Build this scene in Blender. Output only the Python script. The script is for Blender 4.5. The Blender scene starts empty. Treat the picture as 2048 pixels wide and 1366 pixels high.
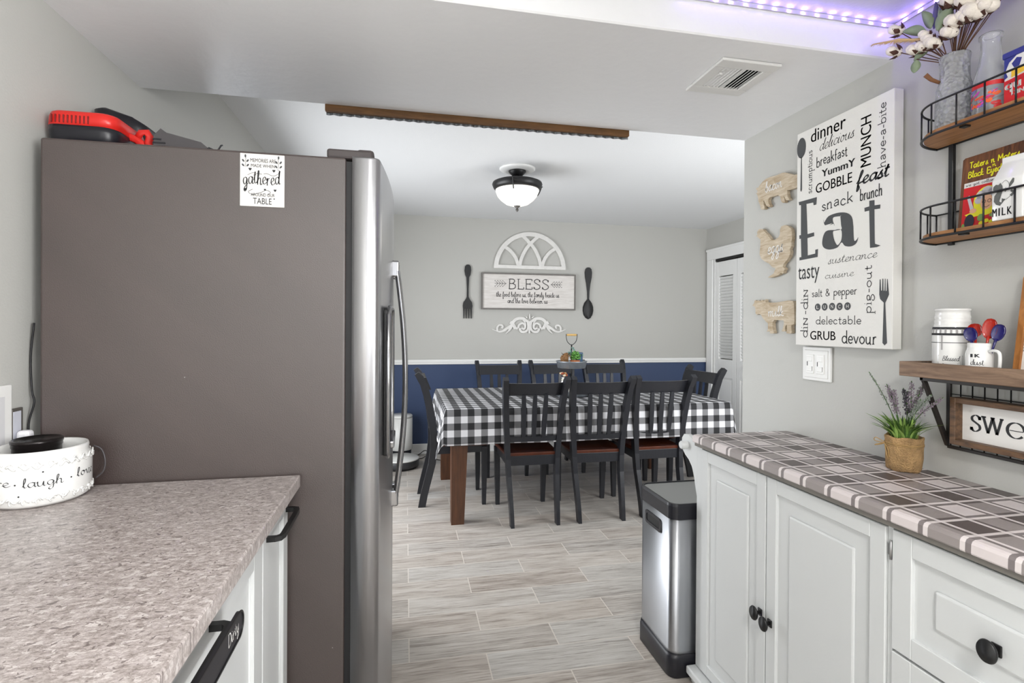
import bpy, bmesh, math, random
from mathutils import Vector, Matrix
from math import sin, cos, pi, radians, sqrt
random.seed(7)
scene = bpy.context.scene
COL = scene.collection

# ---------------------------------------------------------------- camera
YAW, PIT, ROL, FPX, SHIFT = radians(11.6), radians(.3), radians(.35), 1037.0, -26.0
cam_d = bpy.data.cameras.new('camera')
cam = bpy.data.objects.new('camera', cam_d); COL.objects.link(cam)
F_ = Vector((sin(YAW)*cos(PIT), cos(YAW)*cos(PIT), -sin(PIT)))
R_ = Vector((cos(YAW), -sin(YAW), 0)); U_ = R_.cross(F_)
R2 = R_*cos(ROL)+U_*sin(ROL); U2 = -R_*sin(ROL)+U_*cos(ROL)
m3 = Matrix((R2, U2, -F_)).transposed()
cam.matrix_world = Matrix.Translation((0, 0, 1.30)) @ m3.to_4x4()
cam_d.sensor_fit = 'HORIZONTAL'; cam_d.sensor_width = 36.0
cam_d.lens = 36.0*FPX/2048; cam_d.shift_y = SHIFT/2048
cam_d.clip_start = .02; cam_d.clip_end = 60
scene.camera = cam

# ---------------------------------------------------------------- world, light, exposure
w = bpy.data.worlds.new('daylight'); scene.world = w; w.use_nodes = True
w.node_tree.nodes['Background'].inputs[0].default_value = (.75, .85, 1, 1)
w.node_tree.nodes['Background'].inputs[1].default_value = .6
vs = scene.view_settings
vs.view_transform = 'Standard'; vs.look = 'None'; vs.gamma = 1; vs.use_curve_mapping = False
vs.exposure = 0.12

def area(name, loc, target, sx, sy, power, col=(1, 1, 1), spread=180):
    d = bpy.data.lights.new(name, 'AREA'); d.shape = 'RECTANGLE'; d.size = sx; d.size_y = sy
    d.energy = power; d.color = col; d.spread = radians(spread)
    o = bpy.data.objects.new(name, d); COL.objects.link(o); o.location = loc
    o.rotation_euler = (Vector(target)-Vector(loc)).to_track_quat('-Z', 'Z').to_euler()
    return o
LP = dict(A=49, B=16, C=92, D=1, E=44, F=130)
# daylight entering the glass door in the dining room (left wall)
area('dining_daylight', (-1.06, 3.45, 1.05), (1.0, 3.40, 1.02), 1.6, 1.8, LP['A'], (.97, .985, 1), 150)
# general fill light, added at an unseen window behind the camera
area('kitchen_fill_light', (.35, -2.36, 1.40), (.35, 2, 1.75), 2.1, 1.2, LP['B'], (1, .99, .975))
# added light that brightens the left kitchen side, right wall behind the camera
area('side_fill_light', (1.49, -1.15, 1.30), (-.9, -1.10, 1.50), 1.4, 1.1, LP['F'], (1, .995, .985), 125)
# added light for the closet and right part of the back wall
area('front_fill_light', (2.45, 1.90, 1.30), (2.45, 4, 1.55), 1.5, 1.2, LP['E'], (.98, .99, 1))

# ---------------------------------------------------------------- materials
MATS = {}
def mat(name, col, rough=.5, metal=0, bump=0, bscale=60, spec=.5, var=0, vscale=8, emis=None, es=0, trans=0, coat=0, stretch=None, ior=1.45):
    if name in MATS: return MATS[name]
    m = bpy.data.materials.new(name); m.use_nodes = True; nt = m.node_tree; n = nt.nodes; b = n['Principled BSDF']
    b.inputs['Base Color'].default_value = (*col, 1); b.inputs['Roughness'].default_value = rough
    b.inputs['Metallic'].default_value = metal; b.inputs['Specular IOR Level'].default_value = spec
    b.inputs['Coat Weight'].default_value = coat; b.inputs['IOR'].default_value = ior
    if trans: b.inputs['Transmission Weight'].default_value = trans
    if emis: b.inputs['Emission Color'].default_value = (*emis, 1); b.inputs['Emission Strength'].default_value = es
    if bump or var:
        tc = n.new('ShaderNodeTexCoord'); mp = n.new('ShaderNodeMapping'); nt.links.new(tc.outputs['Object'], mp.inputs[0])
        if stretch: mp.inputs['Scale'].default_value = stretch
    if bump:
        t = n.new('ShaderNodeTexNoise'); t.inputs['Scale'].default_value = bscale; t.inputs['Detail'].default_value = 3
        bm = n.new('ShaderNodeBump'); bm.inputs['Strength'].default_value = bump; bm.inputs['Distance'].default_value = .01
        nt.links.new(mp.outputs[0], t.inputs['Vector']); nt.links.new(t.outputs['Fac'], bm.inputs['Height']); nt.links.new(bm.outputs[0], b.inputs['Normal'])
    if var:
        t = n.new('ShaderNodeTexNoise'); t.inputs['Scale'].default_value = vscale; t.inputs['Detail'].default_value = 5
        mr = n.new('ShaderNodeMapRange'); mr.inputs[1].default_value = .3; mr.inputs[2].default_value = .7
        mr.inputs[3].default_value = 1-var; mr.inputs[4].default_value = 1+var
        mx = n.new('ShaderNodeVectorMath'); mx.operation = 'SCALE'; mx.inputs[0].default_value = col
        nt.links.new(mp.outputs[0], t.inputs['Vector']); nt.links.new(t.outputs['Fac'], mr.inputs[0])
        nt.links.new(mr.outputs[0], mx.inputs['Scale']); nt.links.new(mx.outputs[0], b.inputs['Base Color'])
    MATS[name] = m; return m

class NT:
    """tiny node-tree writer"""
    def __init__(s, name, rough=.5, metal=0, spec=.5):
        s.m = bpy.data.materials.new(name); s.m.use_nodes = True; s.t = s.m.node_tree; s.n = s.t.nodes; s.b = s.n['Principled BSDF']
        s.b.inputs['Roughness'].default_value = rough; s.b.inputs['Metallic'].default_value = metal; s.b.inputs['Specular IOR Level'].default_value = spec
        MATS[name] = s.m
    def put(s, sock, v):
        if hasattr(v, 'is_output') or isinstance(v, bpy.types.NodeSocket): s.t.links.new(v, sock)
        elif v is not None:
            if isinstance(v, (tuple, list)) and len(v) == 3 and sock.type == 'RGBA': v = (*v, 1)
            sock.default_value = v
    def math(s, op, a, b=None, c=None):
        n = s.n.new('ShaderNodeMath'); n.operation = op
        for i, v in enumerate((a, b, c)): s.put(n.inputs[i], v) if v is not None else None
        return n.outputs[0]
    def xyz(s, src='Object', scale=None, rot=None):
        tc = s.n.new('ShaderNodeTexCoord'); v = tc.outputs[src]
        sp = s.n.new('ShaderNodeSeparateXYZ'); s.t.links.new(v, sp.inputs[0]); return v, sp.outputs
    def vec(s, x=0., y=0., z=0.):
        n = s.n.new('ShaderNodeCombineXYZ')
        for i, v in enumerate((x, y, z)): s.put(n.inputs[i], v)
        return n.outputs[0]
    def noise(s, vec, scale, detail=3, rough=.5, dist=0):
        n = s.n.new('ShaderNodeTexNoise'); s.put(n.inputs['Vector'], vec); n.inputs['Scale'].default_value = scale
        n.inputs['Detail'].default_value = detail; n.inputs['Roughness'].default_value = rough; n.inputs['Distortion'].default_value = dist
        return n.outputs['Fac']
    def white(s, vec):
        n = s.n.new('ShaderNodeTexWhiteNoise'); n.noise_dimensions = '3D'; s.put(n.inputs['Vector'], vec); return n.outputs['Value']
    def mix(s, f, a, b, mode='MIX'):
        n = s.n.new('ShaderNodeMix'); n.data_type = 'RGBA'; n.blend_type = mode
        s.put(n.inputs[0], f); s.put(n.inputs[6], a); s.put(n.inputs[7], b); return n.outputs[2]
    def ramp(s, f, stops, const=False):
        n = s.n.new('ShaderNodeValToRGB'); s.put(n.inputs[0], f); e = n.color_ramp.elements
        if const: n.color_ramp.interpolation = 'CONSTANT'
        while len(e) < len(stops): e.new(.5)
        for i, (p, c) in enumerate(stops): e[i].position = p; e[i].color = (*c, 1)
        return n.outputs[0]
    def vor(s, vec, scale, rnd=1):
        n = s.n.new('ShaderNodeTexVoronoi'); s.put(n.inputs['Vector'], vec); n.inputs['Scale'].default_value = scale; n.inputs['Randomness'].default_value = rnd
        return n
    def bump(s, h, st=.3, d=.01):
        n = s.n.new('ShaderNodeBump'); n.inputs['Strength'].default_value = st; n.inputs['Distance'].default_value = d
        s.put(n.inputs['Height'], h); s.t.links.new(n.outputs[0], s.b.inputs['Normal'])
    def color(s, c): s.put(s.b.inputs['Base Color'], c); return s.m

def brushed(m, an=.75):   # horizontal brushing: highlights stretch vertically
    n = m.node_tree.nodes; b = n['Principled BSDF']; t = n.new('ShaderNodeTangent'); t.direction_type = 'RADIAL'; t.axis = 'Z'
    m.node_tree.links.new(t.outputs[0], b.inputs['Tangent']); b.inputs['Anisotropic'].default_value = an; b.inputs['Anisotropic Rotation'].default_value = .25

def g(v):  # sRGB 0..255 -> linear
    if isinstance(v, (int, float)): v = (v, v, v)
    return tuple((c/255/12.92 if c <= 10 else ((c/255+.055)/1.055)**2.4) for c in v)

WALL = mat('wall_paint_grey', g((184, 184, 180)), .55, bump=.06, bscale=220)
WALLB = mat('wall_paint_greige', g((178, 177, 172)), .6, bump=.05, bscale=220)
NAVY = mat('wall_paint_navy', g((52, 68, 100)), .5, bump=.05, bscale=220)
CEIL = mat('ceiling_paint', g((216, 217, 218)), .6, bump=.1, bscale=120)
SOFF = mat('soffit_gloss_paint', g((243, 244, 246)), .26, bump=.10, bscale=30, spec=.5)
TRIM = mat('trim_white', g((226, 226, 224)), .35)
WHITE = mat('cabinet_white', g((208, 210, 210)), .38, bump=.02, bscale=200)
BLACK = mat('black_metal', g((22, 22, 23)), .4, spec=.5)
BLACKM = mat('matte_black', g((26, 26, 28)), .55)
CHAIR = mat('charcoal_paint', g((31, 32, 37)), .36, bump=.08, bscale=60, stretch=(1, 1, .2))
INK = mat('ink_dark', g((45, 46, 48)), .7)
INKS = mat('ink_grey', g((74, 76, 78)), .7)
SEAT = mat('seat_wood', g((74, 34, 18)), .3, var=.35, vscale=14, stretch=(1, 6, 1))
LEGW = mat('table_leg_wood', g((76, 46, 27)), .4, var=.3, vscale=10, stretch=(6, 6, .6))
CERAM = mat('white_ceramic', g((226, 226, 224)), .12, coat=.4)
CHROME = mat('chrome', g((158, 158, 160)), .16, metal=1)
STEEL = mat('brushed_steel', g((184, 184, 187)), .3, metal=1, var=.03, vscale=6, stretch=(30, 30, .5))
STEELV = mat('satin_steel', g((176, 178, 182)), .34, metal=1)
brushed(STEEL, .6); brushed(STEELV, .8)
GLASS = mat('clear_glass', (.93, .94, .97), .05, trans=.88, ior=1.4)
FR = NT('fridge_side_paint', .46, 0, 1.0); FR.b.inputs['IOR'].default_value = 1.56
v, o = FR.xyz(); FR.bump(FR.noise(v, 380, 2), .25, .002)
sp = FR.vor(v, 26); spk = FR.math('LESS_THAN', sp.outputs['Distance'], .035)
sm = FR.noise(FR.vec(FR.math('MULTIPLY_ADD', o[0], 3., FR.math('MULTIPLY', o[2], 3.)), 0., FR.math('MULTIPLY', o[2], 1.2)), 2.2, 3)
fc = FR.mix(FR.math('MULTIPLY', FR.math('GREATER_THAN', FR.white(sp.outputs['Position']), .93), spk), FR.ramp(sm, [(.35, g((56, 44, 41))), (.75, g((64, 51, 48)))]), g((150, 148, 146)))
FRIDGE = FR.color(fc)

# floor: wood look porcelain planks, 0.60 x 0.158 m, half bond
FL = NT('wood_look_tile', .34)
v, o = FL.xyz()
PW, PH = .60, .158
ry = FL.math('DIVIDE', FL.math('SUBTRACT', o[1], 3.449-PH*41), PH); row = FL.math('FLOOR', ry)
ux = FL.math('ADD', FL.math('DIVIDE', FL.math('SUBTRACT', o[0], .02), PW), FL.math('MULTIPLY', FL.math('PINGPONG', row, 1.), .5))
col_ = FL.math('FLOOR', ux)
fx = FL.math('SUBTRACT', ux, col_); fy = FL.math('SUBTRACT', ry, row)
gx = FL.math('LESS_THAN', FL.math('MULTIPLY', FL.math('PINGPONG', fx, .5), PW), .0024)
gy = FL.math('LESS_THAN', FL.math('MULTIPLY', FL.math('PINGPONG', fy, .5), PH), .0020)
grout = FL.math('MAXIMUM', gx, gy)
rnd = FL.white(FL.vec(row, col_, 0.)); rnd2 = FL.white(FL.vec(row, col_, 5.))
gv = FL.vec(FL.math('MULTIPLY_ADD', o[0], 1., FL.math('MULTIPLY', rnd, 20.)), FL.math('MULTIPLY_ADD', o[1], 7., FL.math('MULTIPLY', rnd2, 20.)), rnd)
n1 = FL.noise(gv, 3.2, 6, .62, .7); n2 = FL.noise(FL.vec(FL.math('MULTIPLY_ADD', o[0], 2.2, FL.math('MULTIPLY', rnd, 9.)), FL.math('MULTIPLY', o[1], 55.), rnd), 3.2, 5, .65)
kn = FL.noise(gv, 1.1, 2, .4, 2.5)
tone = FL.math('ADD', FL.math('MULTIPLY_ADD', n1, .50, FL.math('MULTIPLY', n2, .62)), FL.math('MULTIPLY_ADD', rnd2, .08, -.10))
c1 = FL.ramp(tone, [(.22, g((116, 106, 97))), (.40, g((158, 148, 139))), (.52, g((184, 176, 167))), (.78, g((210, 205, 199)))])
c2 = FL.ramp(tone, [(.22, g((112, 107, 101))), (.40, g((154, 149, 143))), (.52, g((182, 178, 172))), (.78, g((208, 206, 202)))])
dark = FL.math('MULTIPLY', FL.math('LESS_THAN', n2, .39), .30)
cw = FL.mix(rnd, c1, c2); cw = FL.mix(dark, cw, g((96, 88, 82)))
FL.color(FL.mix(grout, cw, g((204, 197, 188))))
FL.put(FL.b.inputs['Roughness'], FL.math('MULTIPLY_ADD', n2, .18, .24))
FL.bump(FL.math('SUBTRACT', FL.math('MULTIPLY', n1, .3), grout), .12, .004)
FLOOR = FL.m

# quartz worktop
QZ = NT('quartz_speckle', .32)
v, o = QZ.xyz()
vv = QZ.vec(o[0], QZ.math('MULTIPLY', o[1], 1.7), o[2])
base = QZ.noise(vv, 88, 6, .78)
c = QZ.ramp(base, [(.32, g((118, 108, 104))), (.45, g((156, 147, 143))), (.55, g((178, 169, 166))), (.68, g((208, 201, 198)))])
a1 = QZ.noise(vv, 48, 4, .6, .5)
c = QZ.mix(QZ.math('MULTIPLY', QZ.math('GREATER_THAN', a1, .60), .6), c, g((212, 206, 203)))
a2 = QZ.noise(QZ.vec(o[1], o[0], 3.), 95, 3, .6, .6)
c = QZ.mix(QZ.math('MULTIPLY', QZ.math('GREATER_THAN', a2, .635), .8), c, g((112, 102, 100)))
a3 = QZ.noise(QZ.vec(o[0], QZ.math('MULTIPLY', o[1], 1.6), 9.), 55, 2, .5, .8)
c = QZ.mix(QZ.math('MULTIPLY', QZ.math('GREATER_THAN', a3, .67), .75), c, g((106, 97, 96)))
QUARTZ = QZ.color(c)

def gingham(name, per, dark, light, uvn=True, off=(0, 0)):
    t = NT(name, .8); v, o = t.xyz('UV')
    A = t.math('GREATER_THAN', t.math('FRACT', t.math('ADD', t.math('DIVIDE', o[0], per), off[0])), .5)
    B = t.math('GREATER_THAN', t.math('FRACT', t.math('ADD', t.math('DIVIDE', o[1], per), off[1])), .5)
    s = t.math('MULTIPLY', t.math('ADD', A, B), .5)
    c = t.ramp(s, [(0, light), (.4, tuple((d*.75+l*.25) for d, l in zip(dark, light))), (.8, dark)], True)
    n = t.noise(v, 900, 1); t.bump(n, .1, .001)
    return t.color(c)
GING = gingham('black_white_check_cloth', .0885, g((22, 22, 25)), g((206, 206, 209)))
# plaid vinyl cover of the cart: object X/Y coordinates (world)
PL = NT('plaid_vinyl', .42)
v, o = PL.xyz()
def band(cc, c0, per):
    f = PL.math('FRACT', PL.math('ADD', PL.math('DIVIDE', PL.math('SUBTRACT', cc, c0), per), .5))   # .5 at band centre
    d = PL.math('ABSOLUTE', PL.math('SUBTRACT', f, .5))
    dk = PL.math('LESS_THAN', d, .19)
    wl = PL.math('MULTIPLY', PL.math('GREATER_THAN', d, .19), PL.math('LESS_THAN', d, .25))
    dl = PL.math('MULTIPLY', PL.math('GREATER_THAN', d, .25), PL.math('LESS_THAN', d, .315))
    return dk, wl, dl
ax_, aw, ad = band(o[0], 1.10, .152); bx_, bw, bd = band(o[1], 1.466, .162)
s2 = PL.math('MULTIPLY', PL.math('ADD', ax_, bx_), .5)
pc = PL.ramp(s2, [(0, g((212, 203, 202))), (.4, g((148, 140, 138))), (.8, g((88, 79, 77)))], True)
pc = PL.mix(PL.math('MULTIPLY', PL.math('MAXIMUM', ad, bd), .78), pc, g((82, 73, 72)))
pc = PL.mix(PL.math('MULTIPLY', PL.math('MAXIMUM', aw, bw), .75), pc, g((222, 214, 212)))
PL.bump(PL.noise(v, 700, 1), .05, .001)
PLAID = PL.color(pc)

def wood(name, a, b, scale=12, st=(1, 12, 12), rough=.55):
    t = NT(name, rough); v, o = t.xyz()
    vv = t.vec(t.math('MULTIPLY', o[0], float(st[0])), t.math('MULTIPLY', o[1], float(st[1])), t.math('MULTIPLY', o[2], float(st[2])))
    n = t.noise(vv, scale, 5, .6, .6); t.bump(n, .15, .002)
    return t.color(t.ramp(n, [(.3, a), (.7, b)]))
W_SHELF = wood('weathered_shelf_wood', g((92, 70, 54)), g((146, 120, 98)), 9, (12, 1, 9))
W_OVAL = wood('honey_shelf_wood', g((128, 84, 44)), g((186, 134, 84)), 7, (14, 1, 6))
W_DARK = wood('dark_frame_wood', g((62, 44, 30)), g((112, 82, 56)), 10, (10, 2, 10))
W_CUT = wood('whitewashed_cutout_wood', g((164, 144, 116)), g((206, 194, 174)), 9, (6, 2, 9), .7)
W_BARN = wood('barn_plaque_wood', g((58, 30, 16)), g((126, 78, 44)), 12, (6, 9, 1))
W_FRAME = wood('golden_frame_wood', g((128, 78, 30)), g((186, 124, 62)), 9, (9, 9, 2))
W_EDGE = wood('brown_sign_edge', g((88, 58, 28)), g((124, 86, 46)), 8, (1, 9, 9))
W_WHITE = wood('whitewashed_board', g((196, 190, 184)), g((222, 218, 214)), 6, (1.2, 1, 22), .7)
BURLAP = mat('burlap', g((186, 150, 104)), .9, bump=1.0, bscale=300, var=.30, vscale=38)
PRINTW = mat('printed_white', g((222, 220, 217)), .55)
CANV = mat('canvas_white', g((226, 225, 221)), .75, bump=.12, bscale=500)
GALV = mat('galvanised_metal', g((158, 164, 170)), .38, metal=.8, var=.12, vscale=40)

# ---------------------------------------------------------------- mesh builder
class MB:
    def __init__(s): s.v = []; s.f = []; s.uv = None; s.sm = []
    def add(s, vs, fs, smooth=False):
        b = len(s.v); s.v += [tuple(p) for p in vs]; s.f += [tuple(i+b for i in f) for f in fs]; s.sm += [smooth]*len(fs); return s
    def bm(s, bm, smooth=False, M=None):
        bm.verts.index_update(); vs = [(M @ q.co if M else q.co) for q in bm.verts]
        s.add(vs, [[q.index for q in f.verts] for f in bm.faces], smooth); bm.free(); return s
    def box(s, x0, x1, y0, y1, z0, z1, bev=0, seg=2, M=None):
        bm = bmesh.new(); bmesh.ops.create_cube(bm, size=1)
        for q in bm.verts: q.co = Vector((x0+(q.co.x+.5)*(x1-x0), y0+(q.co.y+.5)*(y1-y0), z0+(q.co.z+.5)*(z1-z0)))
        if bev: bmesh.ops.bevel(bm, geom=list(bm.edges), offset=bev, segments=seg, affect='EDGES', profile=.5)
        return s.bm(bm, False, M)
    def hexa(s, a, b):   # two quads (4 pts each) joined
        return s.add(list(a)+list(b), [(3, 2, 1, 0), (4, 5, 6, 7), (0, 1, 5, 4), (1, 2, 6, 5), (2, 3, 7, 6), (3, 0, 4, 7)])
    def loft(s, rings, cap=True, smooth=True, closed=False):
        n = len(rings[0]); vs = [p for r in rings for p in r]; fs = []
        R = len(rings)
        for i in range(R if closed else R-1):
            j = (i+1) % R
            for k in range(n): fs.append((i*n+k, i*n+(k+1) % n, j*n+(k+1) % n, j*n+k))
        s.add(vs, fs, smooth)
        if cap and not closed:
            b = len(s.v)-len(vs); s.f += [tuple(b+k for k in reversed(range(n))), tuple(b+(R-1)*n+k for k in range(n))]; s.sm += [False]*2
        return s
    def tube(s, pts, r, n=8, cap=True, closed=False, flat=None):
        P = [Vector(p) for p in pts]; N = len(P); rings = []
        up = None
        for i, p in enumerate(P):
            t = (P[(i+1) % N]-P[i-1]) if closed else (P[min(i+1, N-1)]-P[max(i-1, 0)])
            t = t.normalized()
            if up is None:
                up = Vector((0, 0, 1)) if abs(t.z) < .9 else Vector((1, 0, 0))
            a = t.cross(up); a = a.normalized() if a.length > 1e-6 else t.orthogonal().normalized()
            b = a.cross(t).normalized(); up = b
            ri = r[i] if isinstance(r, (list, tuple)) else r
            rings.append([p+a*cos(2*pi*k/n)*ri+b*sin(2*pi*k/n)*ri*(flat or 1) for k in range(n)])
        return s.loft(rings, cap, True, closed)
    def lathe(s, prof, c=(0, 0, 0), n=32, axis='Z', sx=1, sy=1, cap=True):
        rings = []
        for r, z in prof:
            ring = []
            for k in range(n):
                a = 2*pi*k/n; x, y = r*cos(a)*sx, r*sin(a)*sy
                p = {'Z': (x, y, z), 'X': (z, x, y), 'Y': (y, z, x)}[axis]
                ring.append((c[0]+p[0], c[1]+p[1], c[2]+p[2]))
            rings.append(ring)
        return s.loft(rings, cap)
    def poly(s, pts, M, d=0, holes=(), smooth=False):
        """2D outline (x,y) filled, placed by M (columns: right, up, normal), thickness d along the normal"""
        bm = bmesh.new(); eds = []
        for loop in [pts]+list(holes):
            vv = [bm.verts.new((p[0], p[1], 0)) for p in loop]
            eds += [bm.edges.new((vv[i], vv[(i+1) % len(vv)])) for i in range(len(vv))]
        r = bmesh.ops.triangle_fill(bm, edges=eds, use_beauty=True, use_dissolve=False, normal=(0, 0, 1))
        fs = [f for f in r['geom'] if isinstance(f, bmesh.types.BMFace)]
        if d:
            e = bmesh.ops.extrude_face_region(bm, geom=list(bm.faces))
            for q in e['geom']:
                if isinstance(q, bmesh.types.BMVert): q.co.z += d
            bmesh.ops.recalc_face_normals(bm, faces=list(bm.faces))
        return s.bm(bm, smooth, M)
    def ribbon(s, pts, w, M, d=0, nib=None):
        """2D stroke with width w (number or (w0,w1)); nib=(angle, thin ratio) gives a broad-pen contrast"""
        n = len(pts); L = []; Rr = []
        for i in range(n):
            a = Vector(pts[max(i-1, 0)]); b = Vector(pts[min(i+1, n-1)]); t = (b-a)
            if t.length < 1e-9: t = Vector((1, 0))
            t.normalize(); nn = Vector((-t.y, t.x))
            ww = (w[0]+(w[1]-w[0])*i/(n-1)) if isinstance(w, tuple) else w
            if nib: ww *= nib[1]+(1-nib[1])*abs(sin(math.atan2(t.y, t.x)-nib[0]))
            p = Vector(pts[i]); L.append(p+nn*ww/2); Rr.append(p-nn*ww/2)
        vs = [M @ Vector((p.x, p.y, z)) for z in ((0, d) if d else (0,)) for p in L+Rr]
        fs = []
        for i in range(n-1):
            if d:
                a, b, c, e = i, i+1, n+i+1, n+i; o_ = 2*n
                fs += [(a, b, c, e), (e+o_, c+o_, b+o_, a+o_), (a, a+o_, b+o_, b), (e, c, c+o_, e+o_)]
            else: fs.append((n+i, n+i+1, i+1, i))
        if d: fs += [(0, n, 3*n, 2*n), (n-1, 3*n-1, 4*n-1, 2*n-1)]
        return s.add(vs, fs)
    def obj(s, name, m, parent=None, uv=None, smooth=None):
        off = OFF.get(parent.as_pointer(), Vector()) if parent else Vector()
        me = bpy.data.meshes.new(name); me.from_pydata([Vector(p)-off for p in s.v], [], s.f); me.validate(); 
        if smooth is None: 
            if len(me.polygons) == len(s.sm): me.polygons.foreach_set('use_smooth', s.sm)
        else: me.polygons.foreach_set('use_smooth', [smooth]*len(me.polygons))
        if uv:
            l = me.uv_layers.new(name='uv')
            for p in me.polygons:
                for li in p.loop_indices: l.data[li].uv = uv[me.loops[li].vertex_index]
        bm = bmesh.new(); bm.from_mesh(me)
        if not uv: bmesh.ops.recalc_face_normals(bm, faces=list(bm.faces)) if FIX[0] else None
        bm.to_mesh(me); bm.free()
        me.materials.append(m); o = bpy.data.objects.new(name, me); COL.objects.link(o)
        if parent: o.parent = parent
        OFF[o.as_pointer()] = off
        return o
OFF = {}; FIX = [True]
def thing(name, label, cat, loc=(0, 0, 0), group=None):
    o = bpy.data.objects.new(name, None); COL.objects.link(o); o.location = loc; o.empty_display_size = .05
    OFF[o.as_pointer()] = Vector(loc); o['label'] = label; o['category'] = cat
    if group: o['group'] = group
    return o
def tag(o, label, cat, group=None):
    o['label'] = label; o['category'] = cat
    if group: o['group'] = group
    return o
def struct(name, mb, m, parent=None):
    o = mb.obj(name, m, parent)
    if not parent: o['kind'] = 'structure'
    return o
def dup(root, loc, rz, label, s=None):
    r = root.copy(); COL.objects.link(r); r.location = loc; r.rotation_euler = (0, 0, rz); r['label'] = label
    if s: r.scale = s
    for ch in list(root.children):
        c = ch.copy(); COL.objects.link(c); c.parent = r
        for gc in ch.children:
            d = gc.copy(); COL.objects.link(d); d.parent = c
    return r
def frame(o, right, up):   # matrix placing 2D drawings in space
    r = Vector(right).normalized(); u = Vector(up).normalized(); n = r.cross(u)
    return Matrix.Translation(o) @ Matrix((r, u, n)).transposed().to_4x4()
def smooth2(p, k=5):
    if len(p) < 3: return [tuple(q) for q in p]
    P = [Vector(q) for q in p]; P = [P[0]*2-P[1]]+P+[P[-1]*2-P[-2]]; out = []
    for i in range(1, len(P)-2):
        a, b, c, d = P[i-1:i+3]
        for j in range(k):
            t = j/k; out.append(tuple(.5*((2*b)+(c-a)*t+(2*a-5*b+4*c-d)*t*t+(3*b-a-3*c+d)*t**3)))
    out.append(tuple(P[-2])); return out

# ---------------------------------------------------------------- lettering
def font_verts(txt):
    cu = bpy.data.curves.new('t', 'FONT'); cu.body = txt; cu.size = 1; cu.resolution_u = 3
    o = bpy.data.objects.new('t', cu); COL.objects.link(o)
    me = bpy.data.meshes.new_from_object(o, depsgraph=bpy.context.evaluated_depsgraph_get())
    vs = [q.co.copy() for q in me.vertices]; fs = [tuple(p.vertices) for p in me.polygons]
    bpy.data.objects.remove(o); bpy.data.meshes.remove(me); bpy.data.curves.remove(cu); return vs, fs
def font_text(mb, txt, M, w, h, x=0, y=0, shear=0, bold=0, align='L'):
    """built-in font scaled to fit width w and capital height h"""
    vs, fs = font_verts(txt)
    x0 = min(q.x for q in vs); x1 = max(q.x for q in vs); sy = h/.73; sx = w/(x1-x0)
    if align == 'C': x -= w/2
    for dx in ((0,) if not bold else (-bold, 0, bold)):
        mb.add([M @ Vector((x+(q.x-x0)*sx+shear*q.y*sy+dx, y+q.y*sy, abs(dx)*.02)) for q in vs], fs)
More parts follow.
